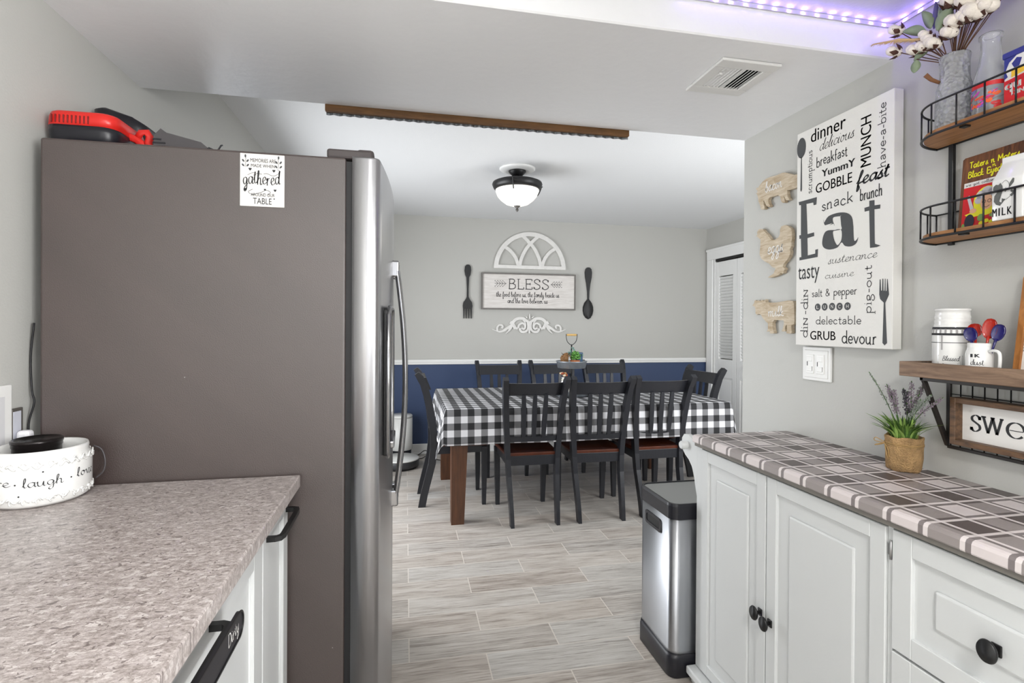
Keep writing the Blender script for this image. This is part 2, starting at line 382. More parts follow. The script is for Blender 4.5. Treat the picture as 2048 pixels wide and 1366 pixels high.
G = {  # hand lettering: width, strokes (x-height 1, ascender 1.9, descender -.9)
 'a': (1.05, [[(.85,.8),(.6,1),(.25,.85),(.12,.4),(.35,.02),(.65,.2),(.85,.75),(.86,1),(.84,.4),(.92,.05),(1.1,.15)]]),
 'b': (.95, [[(.0,.2),(.3,1.1),(.38,1.8),(.25,1.9),(.16,1.4),(.14,.4),(.35,.02),(.65,.15),(.78,.6),(.6,.95),(.3,.8)]]),
 'c': (.85, [[(.75,.8),(.55,1),(.25,.85),(.12,.4),(.35,.02),(.65,.08),(.9,.3)]]),
 'd': (1.05, [[(.82,.75),(.6,1),(.25,.85),(.12,.4),(.35,.02),(.65,.2),(.85,.9),(.95,1.85),(.84,1.5),(.82,.4),(.92,.05),(1.1,.15)]]),
 'e': (.85, [[(0,.25),(.45,.5),(.68,.75),(.5,1),(.22,.8),(.14,.35),(.35,.02),(.65,.08),(.9,.3)]]),
 'f': (.7, [[(0,.2),(.35,1),(.5,1.7),(.36,1.9),(.26,1.3),(.22,-.5),(.3,-.9),(.45,-.5),(.2,.05),(.7,.3)]]),
 'g': (1.0, [[(.8,.8),(.55,1),(.22,.85),(.12,.4),(.35,.05),(.62,.2),(.82,.85),(.8,.2),(.72,-.6),(.45,-.9),(.25,-.65),(.55,-.15),(1.05,.2)]]),
 'h': (1.0, [[(0,.2),(.3,1.1),(.4,1.8),(.26,1.9),(.18,1.3),(.15,0)],[(.16,.5),(.4,.9),(.65,.9),(.7,.5),(.68,.1),(.85,.02),(1.0,.2)]]),
 'i': (.5, [[(0,.3),(.2,1),(.18,.3),(.3,.02),(.5,.2)],[(.24,1.4),(.28,1.5)]]),
 'j': (.5, [[(.2,1),(.2,-.5),(0,-.9),(-.15,-.6)],[(.24,1.4),(.28,1.5)]]),
 'k': (.9, [[(0,.2),(.28,1.1),(.36,1.8),(.24,1.9),(.16,1.2),(.14,0)],[(.68,.95),(.2,.5),(.55,.1),(.9,.12)]]),
 'l': (.5, [[(0,.2),(.3,1.1),(.36,1.8),(.24,1.9),(.15,1.2),(.16,.3),(.3,.02),(.5,.2)]]),
 'm': (1.45, [[(0,.7),(.12,1),(.14,0)],[(.16,.5),(.38,.95),(.56,.9),(.58,0)],[(.6,.5),(.82,.95),(1.0,.9),(1.02,.2),(1.2,.02),(1.45,.2)]]),
 'n': (1.0, [[(0,.7),(.12,1),(.14,0)],[(.16,.5),(.4,.95),(.6,.9),(.64,.3),(.78,.02),(1.0,.2)]]),
 'o': (.95, [[(.45,1),(.2,.85),(.12,.4),(.38,.02),(.68,.3),(.68,.75),(.45,1),(.5,.8),(.95,.85)]]),
 'p': (1.0, [[(0,.6),(.14,1),(.12,-.9)],[(.14,.6),(.4,1),(.68,.85),(.72,.4),(.45,.02),(.15,.15)]]),
 'q': (1.0, [[(.8,.8),(.5,1),(.18,.8),(.14,.3),(.4,.02),(.78,.4)],[(.82,1),(.8,-.9),(1.0,-.6)]]),
 'r': (.75, [[(0,.7),(.14,1),(.15,0)],[(.16,.5),(.36,.95),(.6,.95)]]),
 's': (.75, [[(.0,.2),(.35,.8),(.5,1.05),(.3,.85),(.5,.5),(.55,.2),(.3,0),(.08,.1),(.4,.05),(.75,.2)]]),
 't': (.65, [[(.05,.4),(.28,1.2),(.32,1.6),(.22,.8),(.22,.2),(.38,.02),(.65,.2)],[(.0,1.1),(.55,1.15)]]),
 'u': (1.05, [[(0,.7),(.12,1),(.12,.3),(.3,.02),(.6,.2),(.76,1),(.76,.2),(.9,.02),(1.05,.2)]]),
 'v': (.9, [[(0,.8),(.12,1),(.35,.02),(.65,.9),(.6,1.0),(.9,.9)]]),
 'w': (1.3, [[(0,.8),(.12,1),(.25,.05),(.55,.8),(.7,.05),(1.0,.95),(1.3,.85)]]),
 'x': (.9, [[(.05,.95),(.7,.02)],[(.7,1),(.05,0)]]),
 'y': (.95, [[(0,.7),(.12,1),(.14,.3),(.35,.05),(.62,.3),(.74,1),(.72,0),(.6,-.7),(.35,-.9),(.25,-.6),(.9,.2)]]),
 'z': (.8, [[(.05,.95),(.65,.95),(.1,.02),(.75,.05)]]),
 ' ': (.7, []), '-': (.6, [[(.1,.5),(.5,.5)]]), ',': (.4, [[(.2,.1),(.1,-.25)]]), '.': (.4, [[(.12,.04),(.2,.06)]]),
 '&': (1.2, [[(1.0,.1),(.3,1.2),(.4,1.6),(.7,1.5),(.6,1.1),(.15,.5),(.3,.05),(.7,.1),(1.0,.7)]]),
 'B': (1.2, [[(.2,0),(.25,1.8)],[(.25,1.8),(.75,1.75),(.9,1.4),(.65,1.0),(.25,.98)],[(.65,1.0),(1.0,.7),(.95,.2),(.6,0),(.2,0)]]),
 'D': (1.2, [[(.2,0),(.25,1.8)],[(.1,1.8),(.75,1.7),(1.05,1.1),(.95,.3),(.5,0),(.2,0)]]),
 'T': (1.1, [[(.55,1.8),(.55,0)],[(.05,1.8),(1.05,1.8)]]), 'M': (1.5, [[(.15,0),(.2,1.8)],[(.2,1.8),(.7,.5)],[(.7,.5),(1.2,1.8)],[(1.2,1.8),(1.3,0)]]),
 'N': (1.2, [[(.15,0),(.15,1.0)],[(.15,1.0),(.8,0)],[(.8,0),(.8,1.0)]]),
 'L': (1.05, [[(.22,1.8),(.22,0)],[(.22,0),(.9,0),(.92,.35)]]),
 'E': (1.15, [[(.22,1.8),(.22,0)],[(.22,1.8),(.95,1.8),(.97,1.5)],[(.22,.95),(.75,.95)],[(.75,1.15),(.75,.75)],[(.22,0),(.98,0),(1,.35)]]),
 'S': (1.15, [[(.92,1.35),(.8,1.7),(.5,1.84),(.2,1.6),(.22,1.25),(.55,.98),(.88,.7),(.92,.3),(.6,0),(.3,.03),(.12,.4)],[(.92,1.75),(.92,1.35)],[(.12,.05),(.12,.42)]]),
 'W': (1.9, [[(.1,1.8),(.55,0)],[(.55,0),(.95,1.8)],[(.95,1.8),(1.35,0)],[(1.35,0),(1.75,1.8)]]),
 'O': (1.5, [[(.7,1.85),(.25,1.5),(.12,.9),(.28,.3),(.7,-.03),(1.12,.3),(1.26,.9),(1.12,1.5),(.7,1.85)]]),
 'P': (1.15, [[(.22,1.8),(.22,0)],[(.22,1.8),(.75,1.75),(.95,1.35),(.75,.95),(.22,.9)]]),
}
SERIF = {'B': [(.1,0,.35),(.1,1.8,.3)], 'L': [(.05,0,.3),(.05,1.8,.4)], 'E': [(.05,0,.3),(.05,1.8,.3)], 'W': [(-.1,1.8,.45),(.75,1.8,.4),(1.58,1.8,.35)], 'P': [(.05,0,.38),(.05,1.8,.3)],
 'i': [(.02,0,.36),(0,1,.22)], 'l': [(.02,0,.36)], 'n': [(0,0,.3),(.5,0,.3)], 'h': [(0,0,.3),(.55,0,.3)], 'm': [(0,0,.28),(.44,0,.28),(.9,0,.28)], 'r': [(0,0,.34)], 'p': [(-.04,-.9,.36)], 'k': [(0,0,.3)], 'f': [], 'b': [], 'd': [(.7,0,.34)], 'N': [(.02,0,.3),(0,1,.3),(.65,1,.3)]}
def slabglyph(c):
    S = {'i': (.42, [[(.2,1),(.2,0)],[(.2,1.4),(.2,1.52)]]), 'l': (.42, [[(.2,1.85),(.2,0)]]), 'n': (.95, [[(.15,1),(.15,0)],[(.15,.6),(.38,.98),(.62,.9),(.66,0)]]),
      'h': (.95, [[(.15,1.85),(.15,0)],[(.15,.6),(.38,.98),(.64,.9),(.68,0)]]), 'm': (1.35, [[(.15,1),(.15,0)],[(.15,.6),(.35,.98),(.56,.9),(.58,0)],[(.58,.6),(.8,.98),(1.0,.9),(1.02,0)]]),
      'r': (.7, [[(.18,1),(.18,0)],[(.18,.6),(.36,.95),(.58,.95)]]), 'b': (.95, [[(.15,1.85),(.15,0)],[(.15,.7),(.42,1),(.75,.8),(.75,.25),(.45,0),(.15,.2)]]),
      'd': (1.0, [[(.82,1.85),(.82,0)],[(.82,.7),(.55,1),(.18,.8),(.14,.3),(.45,0),(.82,.3)]]), 'a': (.9, [[(.15,.8),(.4,1),(.65,.85),(.68,0)],[(.68,.55),(.3,.5),(.12,.25),(.32,0),(.68,.25)]]),
      'e': (.85, [[(.14,.52),(.72,.52),(.62,.9),(.38,1),(.14,.7),(.14,.3),(.4,0),(.72,.15)]]), 'c': (.85, [[(.7,.75),(.42,1),(.14,.75),(.14,.25),(.42,0),(.72,.2)]]),
      'o': (.92, [[(.45,1),(.15,.75),(.14,.3),(.45,0),(.76,.3),(.74,.75),(.45,1)]]), 'u': (.98, [[(.14,1),(.15,.25),(.4,0),(.7,.3)],[(.7,1),(.7,.05),(.85,0)]]),
      's': (.72, [[(.58,.78),(.36,1),(.14,.78),(.35,.52),(.6,.3),(.36,0),(.1,.2)]]), 't': (.62, [[(.28,1.5),(.27,.2),(.42,0),(.58,.1)],[(.05,1),(.55,1)]]),
      'v': (.88, [[(.08,1),(.42,0)],[(.42,0),(.76,1)]]), 'k': (.9, [[(.15,1.85),(.15,0)],[(.7,1),(.18,.45)],[(.35,.6),(.75,0)]]), 'f': (.62, [[(.58,1.75),(.38,1.85),(.25,1.5),(.25,0)],[(.05,1),(.5,1)]]),
      'p': (.95, [[(.15,1),(.15,-.85)],[(.15,.7),(.42,1),(.75,.8),(.75,.25),(.45,0),(.15,.25)]]), 'g': (.92, [[(.7,.9),(.42,1),(.14,.75),(.3,.4),(.62,.45),(.7,.8),(.5,1)],[(.25,.42),(.15,.2),(.6,0),(.75,-.4),(.4,-.75),(.1,-.5),(.2,-.15)]])}
    return S.get(c) or G.get(c, G['o'])
def stroke_text(mb, txt, M, w, xh, x=0, y=0, wt=.14, slab=False, shear=0., nib=None, align='L', bounce=0, z=0):
    """hand-drawn lettering fitted to width w with x-height xh"""
    gl = [slabglyph(c) if slab else G.get(c, G['o']) for c in txt]; tot = sum(q[0] for q in gl); sx = w/tot
    if align == 'C': x -= w/2
    cx = 0; k = 0
    for c, (gw, st) in zip(txt, gl):
        by = bounce*((k*37 % 5)-2)/2; k += 1
        f = lambda p: (x+(cx+p[0])*sx+shear*p[1]*xh, y+(p[1]+by)*xh)
        for q in st:
            pts = smooth2(q, 4) if len(q) > 2 else q
            mb.ribbon([f(p) for p in pts], wt*xh*(.8 if sx < xh*.7 else 1), M, nib=nib)
        if slab:
            for (a, b, l) in SERIF.get(c, []): mb.ribbon([f((a, b)), f((a+l, b))], wt*xh*.6, M)
        cx += gw

D={'pig': [(1.877, 1.87), (1.87, 1.867), (1.86, 1.875), (1.843, 1.885), (1.821, 1.892), (1.796, 1.892), (1.767, 1.888), (1.731, 1.889), (1.715, 1.885), (1.692, 1.874), (1.67, 1.864), (1.646, 1.86), (1.642, 1.848), (1.63, 1.835), (1.626, 1.823), (1.633, 1.815), (1.651, 1.814), (1.669, 1.813), (1.688, 1.814), (1.705, 1.816), (1.706, 1.804), (1.701, 1.789), (1.692, 1.78), (1.697, 1.776), (1.709, 1.779), (1.72, 1.795), (1.725, 1.801), (1.72, 1.786), (1.716, 1.774), (1.726, 1.773), (1.735, 1.779), (1.742, 1.801), (1.754, 1.81), (1.786, 1.812), (1.803, 1.812), (1.809, 1.803), (1.807, 1.79), (1.797, 1.779), (1.803, 1.774), (1.818, 1.782), (1.831, 1.803), (1.838, 1.81), (1.835, 1.792), (1.828, 1.774), (1.835, 1.772), (1.85, 1.775), (1.857, 1.795), (1.866, 1.811), (1.869, 1.826), (1.875, 1.843), (1.882, 1.846), (1.873, 1.851), (1.875, 1.859), (1.883, 1.865)], 'hen': [(1.881, 1.673), (1.871, 1.676), (1.873, 1.689), (1.862, 1.699), (1.838, 1.694), (1.828, 1.681), (1.81, 1.668), (1.799, 1.654), (1.787, 1.641), (1.769, 1.64), (1.75, 1.646), (1.741, 1.656), (1.741, 1.674), (1.734, 1.686), (1.715, 1.687), (1.699, 1.68), (1.683, 1.667), (1.679, 1.65), (1.678, 1.63), (1.682, 1.618), (1.681, 1.602), (1.689, 1.593), (1.685, 1.579), (1.691, 1.565), (1.704, 1.552), (1.72, 1.541), (1.725, 1.531), (1.716, 1.525), (1.713, 1.52), (1.72, 1.514), (1.718, 1.509), (1.726, 1.504), (1.734, 1.509), (1.746, 1.502), (1.768, 1.497), (1.787, 1.495), (1.805, 1.496), (1.8, 1.501), (1.775, 1.509), (1.768, 1.521), (1.763, 1.529), (1.78, 1.534), (1.801, 1.552), (1.826, 1.563), (1.847, 1.577), (1.857, 1.596), (1.853, 1.627), (1.852, 1.655), (1.864, 1.663), (1.873, 1.671)], 'cow': [(1.899, 1.39), (1.89, 1.397), (1.886, 1.404), (1.888, 1.408), (1.88, 1.411), (1.872, 1.407), (1.862, 1.409), (1.846, 1.404), (1.848, 1.409), (1.838, 1.41), (1.832, 1.404), (1.822, 1.407), (1.82, 1.412), (1.818, 1.4), (1.794, 1.397), (1.757, 1.396), (1.721, 1.399), (1.695, 1.401), (1.671, 1.398), (1.665, 1.388), (1.663, 1.359), (1.661, 1.323), (1.664, 1.312), (1.677, 1.308), (1.677, 1.298), (1.675, 1.28), (1.682, 1.277), (1.702, 1.278), (1.699, 1.293), (1.701, 1.311), (1.709, 1.303), (1.711, 1.292), (1.706, 1.285), (1.728, 1.285), (1.72, 1.298), (1.715, 1.313), (1.717, 1.327), (1.747, 1.328), (1.77, 1.329), (1.778, 1.317), (1.776, 1.298), (1.77, 1.281), (1.773, 1.276), (1.792, 1.276), (1.792, 1.285), (1.812, 1.283), (1.804, 1.291), (1.804, 1.316), (1.819, 1.325), (1.835, 1.338), (1.845, 1.351), (1.857, 1.354), (1.871, 1.351), (1.878, 1.357), (1.88, 1.378), (1.886, 1.385)], 'eat_words': [('dinner', 'sans', 1.564, 1.943, 0.145, 0.046), ('delicious', 'script', 1.528, 1.902, 0.141, 0.036), ('breakfast', 'slab', 1.539, 1.851, 0.129, 0.036), ('YummY', 'bold', 1.514, 1.81, 0.132, 0.027), ('GOBBLE', 'sans', 1.54, 1.761, 0.148, 0.036), ('feast', 'boldscript', 1.376, 1.746, 0.111, 0.038), ('brunch', 'slab', 1.363, 1.694, 0.079, 0.037), ('snack', 'slab', 1.515, 1.697, 0.13, 0.037), ('scrumptious', 'slab^', 1.558, 1.767, 0.151, 0.024), ('MUNCH', 'sans^', 1.325, 1.796, 0.153, 0.041), ('have-a-bite', 'slab^', 1.276, 1.774, 0.194, 0.027), ('sustenance', 'script', 1.486, 1.512, 0.185, 0.025), ('tasty', 'sans', 1.618, 1.472, 0.097, 0.057), ('cuisine', 'script', 1.499, 1.464, 0.117, 0.021), ('salt & pepper', 'slab', 1.554, 1.406, 0.185, 0.026), ('delectable', 'slab', 1.536, 1.312, 0.184, 0.027), ('GRUB', 'sans', 1.559, 1.259, 0.108, 0.033), ('devour', 'slab', 1.427, 1.251, 0.129, 0.041), ('diN-diN', 'slab^', 1.572, 1.263, 0.18, 0.034), ('pig-out', 'slab^', 1.319, 1.343, 0.148, 0.028)], 'eat_spoon': [(1.608, 1.94), (1.629, 1.947), (1.608, 1.976), (1.606, 1.785)], 'eat_circ': [(1.527, 1.37), (1.497, 1.37), (1.466, 1.37), (1.436, 1.369), (1.405, 1.369)], 'eat_fork': [(1.291, 1.444), (1.288, 1.445), (1.286, 1.411), (1.283, 1.411), (1.282, 1.446), (1.279, 1.445), (1.278, 1.41), (1.275, 1.41), (1.274, 1.445), (1.272, 1.445), (1.271, 1.409), (1.268, 1.409), (1.267, 1.444), (1.265, 1.443), (1.26, 1.398), (1.265, 1.387), (1.272, 1.374), (1.265, 1.256), (1.273, 1.249), (1.28, 1.256), (1.277, 1.375), (1.289, 1.386), (1.292, 1.4)], 'E': [(1.619, 1.75), (1.535, 1.748), (1.537, 1.723), (1.549, 1.723), (1.551, 1.733), (1.582, 1.735), (1.576, 1.628), (1.546, 1.629), (1.545, 1.616), (1.576, 1.614), (1.574, 1.553), (1.54, 1.555), (1.54, 1.568), (1.528, 1.569), (1.529, 1.542), (1.613, 1.54), (1.613, 1.551), (1.604, 1.551), (1.607, 1.617), (1.614, 1.617), (1.615, 1.63), (1.607, 1.63), (1.608, 1.737), (1.616, 1.738)], 'a': [(1.503, 1.654), (1.484, 1.672), (1.444, 1.675), (1.41, 1.667), (1.391, 1.649), (1.386, 1.621), (1.386, 1.631), (1.383, 1.578), (1.374, 1.575), (1.367, 1.583), (1.374, 1.565), (1.393, 1.558), (1.417, 1.563), (1.43, 1.576), (1.447, 1.562), (1.479, 1.56), (1.503, 1.57), (1.51, 1.588), (1.503, 1.615), (1.485, 1.625), (1.434, 1.618), (1.433, 1.634), (1.436, 1.662), (1.435, 1.662), (1.462, 1.664), (1.466, 1.654), (1.459, 1.635), (1.464, 1.646), (1.485, 1.64), (1.501, 1.647), (1.504, 1.665)], 'a_hole': [(1.463, 1.619), (1.433, 1.618), (1.431, 1.586), (1.445, 1.57), (1.455, 1.58), (1.463, 1.6)], 't': [(1.329, 1.687), (1.311, 1.685), (1.311, 1.669), (1.291, 1.667), (1.292, 1.655), (1.311, 1.657), (1.309, 1.563), (1.308, 1.553), (1.289, 1.545), (1.301, 1.542), (1.325, 1.543), (1.329, 1.657), (1.345, 1.657), (1.346, 1.669), (1.329, 1.67)], 'bacon': (1.826, 1.836, 0.094), 'eggs': (1.81, 1.589, 0.087), 'milk': (1.804, 1.343, 0.088), 'bless': [(0.759, 1.844), (1.765, 1.842), (0.764, 1.454), (1.028, 1.671), (1.51, 1.673), (1.027, 1.777), (0.903, 1.593), (1.62, 1.595), (1.024, 1.53), (1.478, 1.524), (0.876, 1.727), (1.015, 1.722), (1.515, 1.72), (1.647, 1.728)], 'scroll': [([(0.872, 1.264), (0.913, 1.248), (0.952, 1.238), (0.992, 1.248), (1.031, 1.274), (1.07, 1.296), (1.105, 1.322)], 0.0061, 0.0369), ([(0.928, 1.248), (0.928, 1.282), (0.945, 1.305), (0.974, 1.305), (0.984, 1.289), (0.972, 1.274)], 0.0195, 0.0182), ([(1.07, 1.291), (1.053, 1.253), (1.016, 1.217)], 0.0369, 0.0035), ([(1.083, 1.322), (1.114, 1.361), (1.158, 1.378), (1.207, 1.374), (1.238, 1.351), (1.269, 1.336)], 0.0325, 0.0239), ([(1.063, 1.339), (1.088, 1.322), (1.106, 1.292), (1.117, 1.268)], 0.0347, 0.0325), ([(1.106, 1.283), (1.145, 1.27)], 0.026, 0.0217), ([(1.163, 1.275), (1.177, 1.244), (1.208, 1.236), (1.243, 1.253), (1.254, 1.293), (1.247, 1.336)], 0.026, 0.0174), ([(1.148, 1.275), (1.156, 1.309), (1.189, 1.327), (1.216, 1.314), (1.223, 1.284), (1.205, 1.268), (1.183, 1.281)], 0.0208, 0.0208), ([(1.198, 1.362), (1.22, 1.336), (1.232, 1.301)], 0.0174, 0.0087), ([(1.267, 1.349), (1.268, 1.223)], 0.026, 0.0174), ([(1.245, 1.384), (1.227, 1.394)], 0.013, 0.0095), ([(1.269, 1.375), (1.269, 1.427)], 0.0174, 0.0069), ([(1.291, 1.384), (1.314, 1.399)], 0.013, 0.0095)]}

XL, XR, YW, YB, XC = -.884, 1.42, 1.985, 5.29, 3.32   # left wall, right wall, its end, back wall, closet wall
MX = frame   # alias
# ================================================================ setting
struct('floor', MB().box(-1.15, 3.45, -2.5, 5.4, -.06, 0), FLOOR)
struct('ceiling', MB().box(-1.0, 3.45, YW, 5.4, 2.4, 2.5), CEIL)
struct('ceiling_kitchen', MB().box(-1.0, 1.55, -2.5, 1.29, 2.205, 2.5), CEIL)
struct('ceiling_soffit', MB().box(-1.0, 1.55, 1.29, YW, 2.1, 2.5, .004, 1), SOFF)
b = MB(); b.box(-.99, XL, -2.5, 2.60, 0, 2.5).box(-.99, XL, 4.40, 5.4, 0, 2.5).box(-.99, XL, 2.60, 4.40, 2.03, 2.5)
struct('wall_left', b, WALL)
wb = struct('wall_back', MB().box(-1.0, 3.45, YB, 5.4, 0, 2.5), WALLB)
struct('wainscot_paint', MB().box(XL, XC, YB-.003, YB, .1, .91), NAVY, wb)
b = MB(); b.box(XR, 1.55, -.42, YW, 0, 2.5, .003, 1).box(XR, 1.55, -2.5, -1.88, 0, 2.5).box(XR, 1.55, -1.88, -.42, 0, .72).box(XR, 1.55, -1.88, -.42, 1.88, 2.5)
struct('wall_right', b, WALL)
b = MB(); b.box(1.55, 1.68, 1.885, YW, 0, 2.5).box(3.22, 3.45, 1.885, YW, 0, 2.5).box(1.68, 3.22, 1.885, YW, 0, .68).box(1.68, 3.22, 1.885, YW, 1.92, 2.5)
struct('wall_front', b, WALLB)
b = MB(); b.box(XC, 3.45, YW, 3.61, 0, 2.5).box(XC, 3.45, 5.145, 5.4, 0, 2.5).box(XC, 3.45, 3.61, 5.145, 2.045, 2.5).box(3.42, 3.45, 3.6, 5.2, 0, 2.1)
struct('wall_closet', b, WALLB)
b = MB(); b.box(-1.0, -.78, -2.5, -2.4, 0, 2.5).box(1.45, 1.55, -2.5, -2.4, 0, 2.5).box(-.78, 1.45, -2.5, -2.4, 0, .82).box(-.78, 1.45, -2.5, -2.4, 2.08, 2.5)
struct('wall_rear', b, WALL)
def window(name, axis, at, a0, a1, z0, z1, bars):
    f = MB()
    def bx(p0, p1, q0, q1, t=.03):
        if axis == 'X': f.box(at-t, at+t, p0, p1, q0, q1)
        else: f.box(p0, p1, at-t, at+t, q0, q1)
    bx(a0, a1, z0, z0+.05); bx(a0, a1, z1-.05, z1); bx(a0, a0+.05, z0+.05, z1-.05); bx(a1-.05, a1, z0+.05, z1-.05)
    for k in bars: bx(k-.02, k+.02, z0+.05, z1-.05, .02)
    o = struct(name, f, TRIM)
    pn = MB(); (pn.box(at-.004, at+.004, a0+.05, a1-.05, z0+.05, z1-.05) if axis == 'X' else pn.box(a0+.05, a1-.05, at-.004, at+.004, z0+.05, z1-.05))
    struct('pane', pn, mat('window_glass', (.9, .95, 1), .05, trans=1, ior=1.1), o)
window('window_1', 'X', -1.12, 2.60, 4.40, 0, 2.03, [3.5])
window('added_window_rear', 'Y', -2.44, -.78, 1.45, .82, 2.08, [.33])  # unseen rear window, added to carry the kitchen fill light
window('added_window_side', 'X', 1.58, -1.88, -.42, .72, 1.88, [-1.15])  # unseen side window, added for the light on the left kitchen side
window('added_window_front', 'Y', 1.84, 1.68, 3.22, .68, 1.92, [2.45])  # unseen window added in the front wall to light the dining room
# chair rail, baseboards
b = MB(); b.box(XL, XC, YB-.022, YB, .905, .955, .006).box(XL, XC, YB-.032, YB, .928, .944, .005)
struct('trim_1', b, TRIM)
b = MB(); b.box(XL, XC, YB-.014, YB, 0, .108, .005).box(XL, XC, YB-.02, YB, 0, .022, .006)
struct('baseboard_back', b, TRIM)
struct('baseboard_closet', MB().box(XC-.014, XC, YW, 3.54, 0, .108, .005), TRIM)
struct('baseboard_front', MB().box(1.43, XC, YW, YW+.014, 0, .108, .005), TRIM)
b = MB(); b.box(XC-.018, XC, 5.148, 5.255, 0, 2.04, .005).box(XC-.018, XC, 3.50, 3.607, 0, 2.04, .005).box(XC-.02, XC, 3.50, 5.255, 2.04, 2.15, .005).box(XC-.03, XC, 3.495, 5.26, 2.135, 2.16, .006)
b.box(XC, 3.42, 5.125, 5.147, 0, 2.045).box(XC, 3.42, 3.607, 3.63, 0, 2.045)
struct('trim_2', b, TRIM)
struct('gap_shade_strip', MB().box(XC+.005, XC+.04, 3.63, 5.125, 2.015, 2.045, .002), BLACK)   # black strip standing in for the shaded gap above the doors
# bifold closet doors: four hinged leaves
for k in range(4):
    y1 = 5.122-.3735*k; y0 = y1-.368; x0, x1 = XC+.008, XC+.038; st = .062
    f = MB(); f.box(x0, x1, y0, y0+st, .012, 2.005, .002).box(x0, x1, y1-st, y1, .012, 2.005, .002)
    for z0, z1 in ((.012, .17), (.76, .955), (1.85, 2.005)): f.box(x0, x1, y0+st, y1-st, z0, z1, .001)
    f.box(x0+.014, x0+.02, y0+st, y1-st, .17, .76)
    f.box(x0+.004, x0+.02, y0+st+.018, y1-st-.018, .19, .74, .008)
    o = struct('door_%d' % (k+1), f, TRIM)
    lv = MB(); n = 27
    for i in range(n):
        z = .965+(i+.5)*(1.84-.965)/n
        M = Matrix.Translation((x0+.015, (y0+y1)/2, z)) @ Matrix.Rotation(radians(52), 4, 'Y')
        lv.box(-.0185, .0185, -(y1-y0)/2+st, (y1-y0)/2-st, -.0028, .0028, M=M)
    struct('louvers', lv, TRIM, o)
    if k in (1, 2):
        yk = y1-.155 if k == 1 else y0+.16
        struct('door_knob', MB().lathe([(.006, 0), (.006, -.012), (.014, -.016), (.016, -.024), (.011, -.03), (0, -.031)], (x0, yk, .89), 16, 'X'), BLACK, o)

# ================================================================ light fixtures and ceiling things
L = thing('ceiling_light', 'semi-flush ceiling light with dark bronze rim and lit frosted glass bowl', 'light', (.76, 3.55, 2.4))
MB().lathe([(0, 2.4), (.125, 2.4), (.125, 2.392), (.115, 2.384), (.1, 2.385), (.085, 2.376), (.07, 2.38), (0, 2.38)], (.76, 3.55, 0), 40).obj('medallion', TRIM, L)
MB().lathe([(0, 2.381), (.062, 2.381), (.06, 2.372), (.036, 2.348), (.03, 2.34), (0, 2.34)], (.76, 3.55, 0), 32).obj('canopy', BLACK, L)
for k in range(3):
    a = k*2.094+.3; MB().tube([(.76+.03*cos(a), 3.55+.03*sin(a), 2.35), (.76+.033*cos(a), 3.55+.033*sin(a), 2.30)], .005, 8).obj('rod', BLACK, L)
MB().lathe([(.0, 2.312), (.09, 2.312), (.155, 2.304), (.172, 2.297), (.176, 2.285), (.166, 2.262), (.152, 2.247), (.150, 2.250), (.162, 2.285), (.15, 2.296), (.09, 2.304), (0, 2.304)], (.76, 3.55, 0), 48, cap=False).obj('rim', BLACK, L)
MB().lathe([(.153, 2.258), (.15, 2.235), (.138, 2.205), (.115, 2.178), (.08, 2.152), (.04, 2.139), (0, 2.136), (0, 2.141), (.04, 2.144), (.08, 2.157), (.11, 2.182), (.132, 2.208), (.144, 2.236), (.147, 2.258)], (.76, 3.55, 0), 48, cap=False).obj('glass_bowl', mat('lamp_glass', g((236, 232, 222)), .35, emis=(1, .97, .9), es=.5), L)
MB().lathe([(0, 2.142), (.022, 2.142), (.023, 2.136), (.01, 2.125), (.006, 2.12), (.011, 2.113), (.009, 2.105), (0, 2.095)], (.76, 3.55, 0), 20).obj('finial', mat('pewter', g((74, 72, 70)), .4, metal=.4), L)
for k in range(3):
    a = k*2.094+.15; c, s = cos(a), sin(a)
    MB().tube([(.76+c*r, 3.55+s*r, z) for r, z in ((.192, 2.29), (.184, 2.286), (.178, 2.27), (.17, 2.25), (.16, 2.232), (.152, 2.222))], .004, 6).obj('clip', BLACK, L)
pl = bpy.data.lights.new('lamp_bulb', 'POINT'); pl.energy = LP['D']; pl.color = (1, .95, .86); pl.shadow_soft_size = .12
po = bpy.data.objects.new('lamp_bulb', pl); COL.objects.link(po); po.location = (.76, 3.55, 2.03)

# kitchen ceiling light behind the camera
K = thing('ceiling_light', 'round white flush kitchen ceiling light', 'light', (.25, -.55, 2.205))
MB().lathe([(0, 2.205), (.2, 2.205), (.2, 2.18), (.19, 2.17), (.18, 2.175), (0, 2.175)], (.25, -.55, 0), 40).obj('base', TRIM, K)
MB().lathe([(.18, 2.176), (.17, 2.15), (.12, 2.13), (0, 2.122)], (.25, -.55, 0), 40).obj('diffuser', mat('lamp_diffuser', (.9, .9, .9), .4, emis=(1, .98, .95), es=LP['C']), K)

V = thing('air_vent', 'white ceiling air register with slotted louvres', 'vent', (1.015, 1.485, 2.1))
f = MB(); vx0, vx1, vy0, vy1 = .915, 1.115, 1.38, 1.59
f.box(vx0, vx1, vy0, vy0+.042, 2.09, 2.0995, .003).box(vx0, vx1, vy1-.042, vy1, 2.09, 2.0995, .003).box(vx0, vx0+.034, vy0+.042, vy1-.042, 2.09, 2.0995, .002).box(vx1-.034, vx1, vy0+.042, vy1-.042, 2.09, 2.0995, .002)
f.box(1.010, 1.020, vy0+.042, vy1-.042, 2.091, 2.099)
f.obj('frame', TRIM, V)
MB().box(vx0+.03, vx1-.03, vy0+.03, vy1-.03, 2.0985, 2.0997).obj('duct_opening', mat('duct_dark', g((30, 30, 30)), .8), V)
for k in range(5):
    x = .955+k*.0115; M = Matrix.Translation((x, 1.485, 2.0945)) @ Matrix.Rotation(radians(48), 4, 'Y')
    MB().box(-.0045, .0045, -.063, .063, -.0008, .0008, M=M).obj('slat', TRIM, V)
